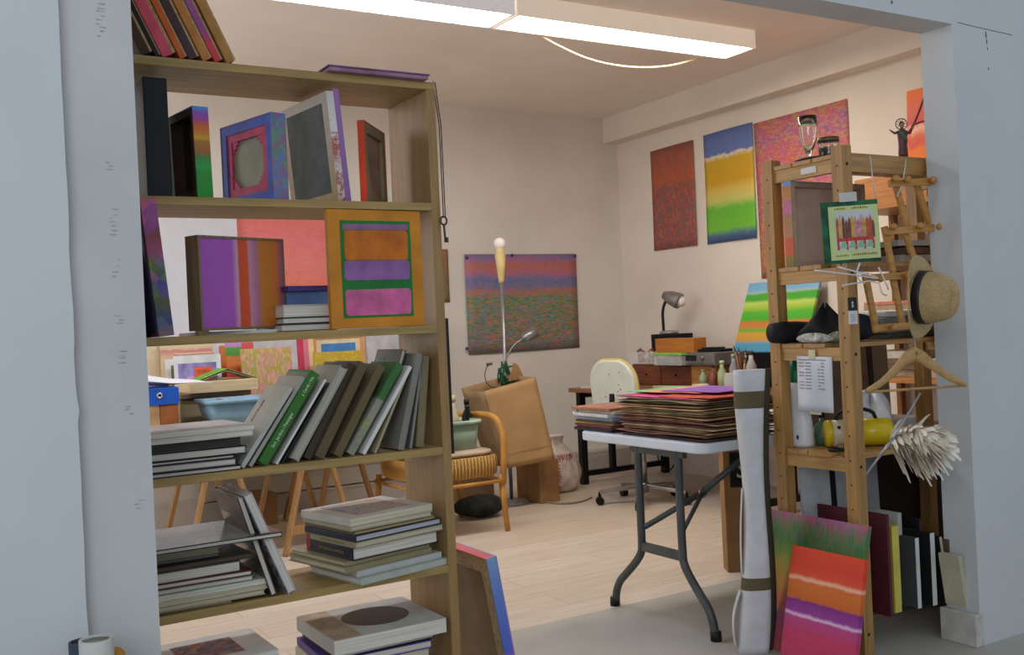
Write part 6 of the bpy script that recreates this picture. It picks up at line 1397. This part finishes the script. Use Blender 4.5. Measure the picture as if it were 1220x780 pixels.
# straw hat: axis toward the right and a little to the viewer
hc = at(1096, 354, D=3.20)
hat = thing('straw_hat', 'beige straw trilby with a black band hanging on the peg rack', 'hat', hc)
axh = (RIGHT * .66 - FWD * .74 + UP * -.08).normalized(); uu = (UP - axh * UP.dot(axh)).normalized(); vv = uu.cross(axh)
MH = Matrix(((vv.x, uu.x, axh.x, 0), (vv.y, uu.y, axh.y, 0), (vv.z, uu.z, axh.z, 0), (0, 0, 0, 1)))
def straw():
    m, nt, b = new_mat('woven_straw'); b.inputs['Roughness'].default_value = .75
    n = noise(nt, coords(nt, (1, 1, 1)), 220, 2); n2 = noise(nt, coords(nt), 9, 3)
    nt.links.new(ramp(nt, math_node(nt, 'ADD', math_node(nt, 'MULTIPLY', n.outputs[0], .6), math_node(nt, 'MULTIPLY', n2.outputs[0], .4)), [(.3, (142, 116, 74)), (.7, (192, 166, 118))]), b.inputs['Base Color']); bump(nt, b, n.outputs[0], .4, .004); return m
strw = straw()
def crown(u, v):
    t = 2 * PI * u
    R0 = .076; prof = [(0, 1.0), (.25, .99), (.55, .95), (.8, .86), (.93, .70), (1.0, .35), (.97, .0)]
    i_ = v * (len(prof) - 1); i = min(len(prof) - 2, int(i_)); f = i_ - i
    zz = prof[i][0] * (1 - f) + prof[i + 1][0] * f; rr = prof[i][1] * (1 - f) + prof[i + 1][1] * f
    x = R0 * .88 * rr * math.cos(t); y = R0 * 1.08 * rr * math.sin(t); h = .112 * zz
    h -= .026 * zz * math.exp(-(x / .018) ** 2) * (1 if v > .5 else v * 2)
    x *= 1 - .22 * zz * max(0, math.sin(t)) ** 2
    return MH @ Vector((x, y, h))
MB().grid(crown, 48, 26, closeu=True).build('crown', strw, hat, solid=.002)
def brim(u, v):
    t = 2 * PI * u; rr = 1 + .62 * v
    x = .076 * .88 * rr * math.cos(t) * (1 - .05 * v); y = .076 * 1.08 * rr * math.sin(t)
    return MH @ Vector((x, y, -.004 + .020 * v * v * math.cos(t) ** 2 - .012 * v * max(0, math.sin(t))))
MB().grid(brim, 48, 8, closeu=True).build('brim', strw, hat, solid=.0025)
def band(u, v): 
    t = 2 * PI * u; return MH @ Vector((.0785 * .88 * math.cos(t) * (1 - .01 * v), .0785 * 1.08 * math.sin(t) * (1 - .01 * v), .002 + .026 * v))
MB().grid(band, 48, 4, closeu=True).build('hat_band', black, hat, solid=.001)
# wooden clothes hanger
hw = thing('clothes_hanger', 'wooden clothes hanger with a trouser bar hanging below the straw hat', 'hanger', at(1090, 415, D=3.22))
o = Vector(hw.location); hwm = wood('beech_hanger', (176, 138, 84), 0, .88)
def hp_(px, py): return at(px, py, D=3.22) - o
g = MB()
def arm(P, ws, hs):
    return MB().grid(lambda u, v: (lambda i, f: (P[i] * (1 - f) + P[i + 1] * f) + UP * (hs[min(len(hs) - 1, i)] * (1 - f) + hs[min(len(hs) - 1, i + 1)] * f) * .5 * math.cos(2 * PI * u) - FWD * (ws / 2) * math.sin(2 * PI * u))(min(len(P) - 2, int(v * (len(P) - 1))), v * (len(P) - 1) - min(len(P) - 2, int(v * (len(P) - 1)))), 10, 16, closeu=True)
aL = [hp_(1092, 420), hp_(1078, 427), hp_(1064, 443), hp_(1048, 457), hp_(1031, 466)]
aR = [hp_(1088, 420), hp_(1102, 428), hp_(1116, 439), hp_(1132, 450), hp_(1150, 458)]
arm(aL, .013, [.046, .048, .036, .026, .016]).build('shoulder', hwm, hw); arm(aR, .013, [.046, .048, .036, .026, .016]).build('shoulder', hwm, hw)
MB().tube([hp_(1032, 467), hp_(1148, 459)], .0042, 8).build('trouser_bar', hwm, hw)
MB().tube([hp_(1090, 416), hp_(1089, 404), hp_(1086, 398), hp_(1089, 392), hp_(1093, 392)], .0018, 6, smoothpath=2).build('hook', chrome, hw)
# white plastic-coated wires hanging at the second rung
wh = MB()
for P in ([(970, 322), (1022, 328), (1046, 332)], [(998, 318), (1036, 328), (1046, 331)], [(1003, 340), (1046, 333), (1050, 350), (1056, 352)], [(1024, 313), (1020, 325), (1022, 333), (1030, 338)], [(1046, 318), (1052, 330), (1058, 345)]):
    wh.tube([at(x, y, D=3.30) for x, y in P], .0026, 6, smoothpath=1)
tag(wh.build('wire_hanger', mat('white_coated_wire', (216, 214, 212), rough=.4)), 'white wire clothes hangers bunched in front of the second board of the pine shelf', 'hangers')

# ---- paintings leaning at the foot of the rack
p5 = paint('flower_meadow_green', .45, .49, [(0, (200, 50, 84)), (.15, (186, 60, 104)), (.27, (170, 80, 130)), (.34, (180, 80, 50)), (.46, (176, 110, 24)), (.6, (150, 130, 14)), (.7, (90, 130, 24)), (.8, (34, 108, 44)), (.9, (50, 108, 70)), (.95, (100, 96, 106)), (1, (170, 80, 150))], warp=.09, wsc=12, stretch=(3.2, .4), dabs=[(190, 60, 110), (170, 80, 150), (150, 120, 30), (50, 116, 44), (196, 80, 50), (120, 130, 30)], dsc=70, dst=(2.4, .35), mask=[(0, .8), (.4, .7), (.6, .35), (.85, .25), (.93, .7), (1, .8)], dabmix=.55)
# local: face -y; rot z -90 so that the face looks to -X, tilt so that its top leans to +X
def leaning(label, tl, br_bottom, Xtop, m, w, h, xb, t=.02):
    ang = math.asin((Xtop - xb) / h)
    a = at(*tl, X=Xtop)
    return canvas(label, w, h, t, m, (xb, a.y, .001), (-ang, 0, D2R(-90)), side=m)
leaning('meadow painting of pink, orange and green strokes leaning at the foot of the pine shelf', (918, 608), None, 2.745, p5, .445, .49, 2.625)
p6 = paint('orange_magenta_bands', .33, .395, [(0, (176, 36, 76)), (.28, (184, 40, 90)), (.40, (170, 56, 124)), (.42, (220, 180, 212)), (.445, (140, 40, 140)), (.54, (120, 20, 120)), (.555, (190, 88, 12)), (.68, (200, 104, 8)), (.70, (206, 90, 40)), (.725, (230, 180, 140)), (.76, (214, 66, 30)), (.85, (206, 50, 22)), (1, (214, 60, 10))], warp=.03, wsc=4, rough=.55)
leaning('small painting of glossy orange, violet and pink bands leaning in front of the meadow painting', (944, 652), None, 2.655, p6, .315, .395, 2.568)
# paper rolls in the near left corner
def roll(label, px, py, Y, r_, outer, inner):
    p = at(px, py, Y=Y); rr_ = thing('paper_tube', label, 'tube', (p.x, Y, 0))
    MB().lathe([(r_, 0), (r_, p.z), (r_ * .82, p.z), (r_ * .82, .002), (r_, 0)], 32, smooth=False).build('tube_wall', outer, rr_)
    MB().lathe([(r_ * .815, .01), (r_ * .815, p.z - .004)], 32).build('inner_lining', inner, rr_)
roll('white cardboard tube standing in the near left corner below the post', 115, 760, 2.05, .031, mat('tube_white', (196, 194, 186), rough=.6), mat('tube_inside', (136, 132, 118), rough=.8))
roll('dark blue cardboard tube standing behind the white one in the near left corner', 99, 763, 2.115, .026, mat('tube_blue', (56, 66, 84), rough=.5), mat('tube_inside_dark', (60, 62, 66), rough=.8))
p = at(137, 775, Y=2.09)
tag(MB().cyl((0, 0, 0), (0, 0, p.z - .02), .012).ball((0, 0, p.z - .012), .020, 16).build('wooden_stick', mat('ochre_stick', (178, 128, 40)), None, (p.x, 2.09, 0)), 'ochre round-headed stick standing beside the white cardboard tube', 'stick')

# ================================================================== LIGHT AND CAMERA
lw = bpy.data.lights.new('side_fill_light', 'AREA'); lw.energy = SIDEP; lw.shape = 'RECTANGLE'; lw.size = 2.2; lw.size_y = 1.5; lw.color = (1.0, .98, .96)  # added fill lamp on the left wall, unseen, brightening ceiling and walls
lwo = bpy.data.objects.new('side_fill_light', lw); COL.objects.link(lwo); lwo.location = (XLW + .02, 5.2, 1.75); lwo.rotation_euler = (0, D2R(-90), 0)
w = bpy.data.worlds.new('daylight'); scene.world = w; w.use_nodes = True
bgn = w.node_tree.nodes['Background']; bgn.inputs[0].default_value = (.72, .82, .93, 1); bgn.inputs[1].default_value = WORLD
ld = bpy.data.lights.new('window_daylight', 'AREA'); ld.energy = WINP; ld.shape = 'RECTANGLE'; ld.size = 2.2; ld.size_y = 1.6; ld.color = (.88, .94, 1.0)
lo = bpy.data.objects.new('window_daylight', ld); COL.objects.link(lo); lo.location = (-1.6, -1.4, 2.3)
lo.rotation_euler = (Vector((1.6, 2.6, 1.0)) - Vector(lo.location)).to_track_quat('-Z', 'Y').to_euler()
cam = bpy.data.cameras.new('camera'); co = bpy.data.objects.new('camera', cam); COL.objects.link(co)
cam.sensor_width = 36; cam.sensor_fit = 'HORIZONTAL'; cam.lens = F / 1220 * 36; cam.clip_start = .05
cr = (RIGHT - UP * ROLL).normalized(); cu_ = (UP + RIGHT * ROLL).normalized()
co.matrix_world = Matrix.Translation(CAM) @ Matrix((cr, cu_, -FWD)).transposed().to_4x4()
scene.camera = co
scene.view_settings.view_transform = 'Standard'; scene.view_settings.look = 'None'; scene.view_settings.exposure = EXPO
scene.cycles.use_denoising = True; scene.cycles.max_bounces = 10; scene.cycles.diffuse_bounces = 8
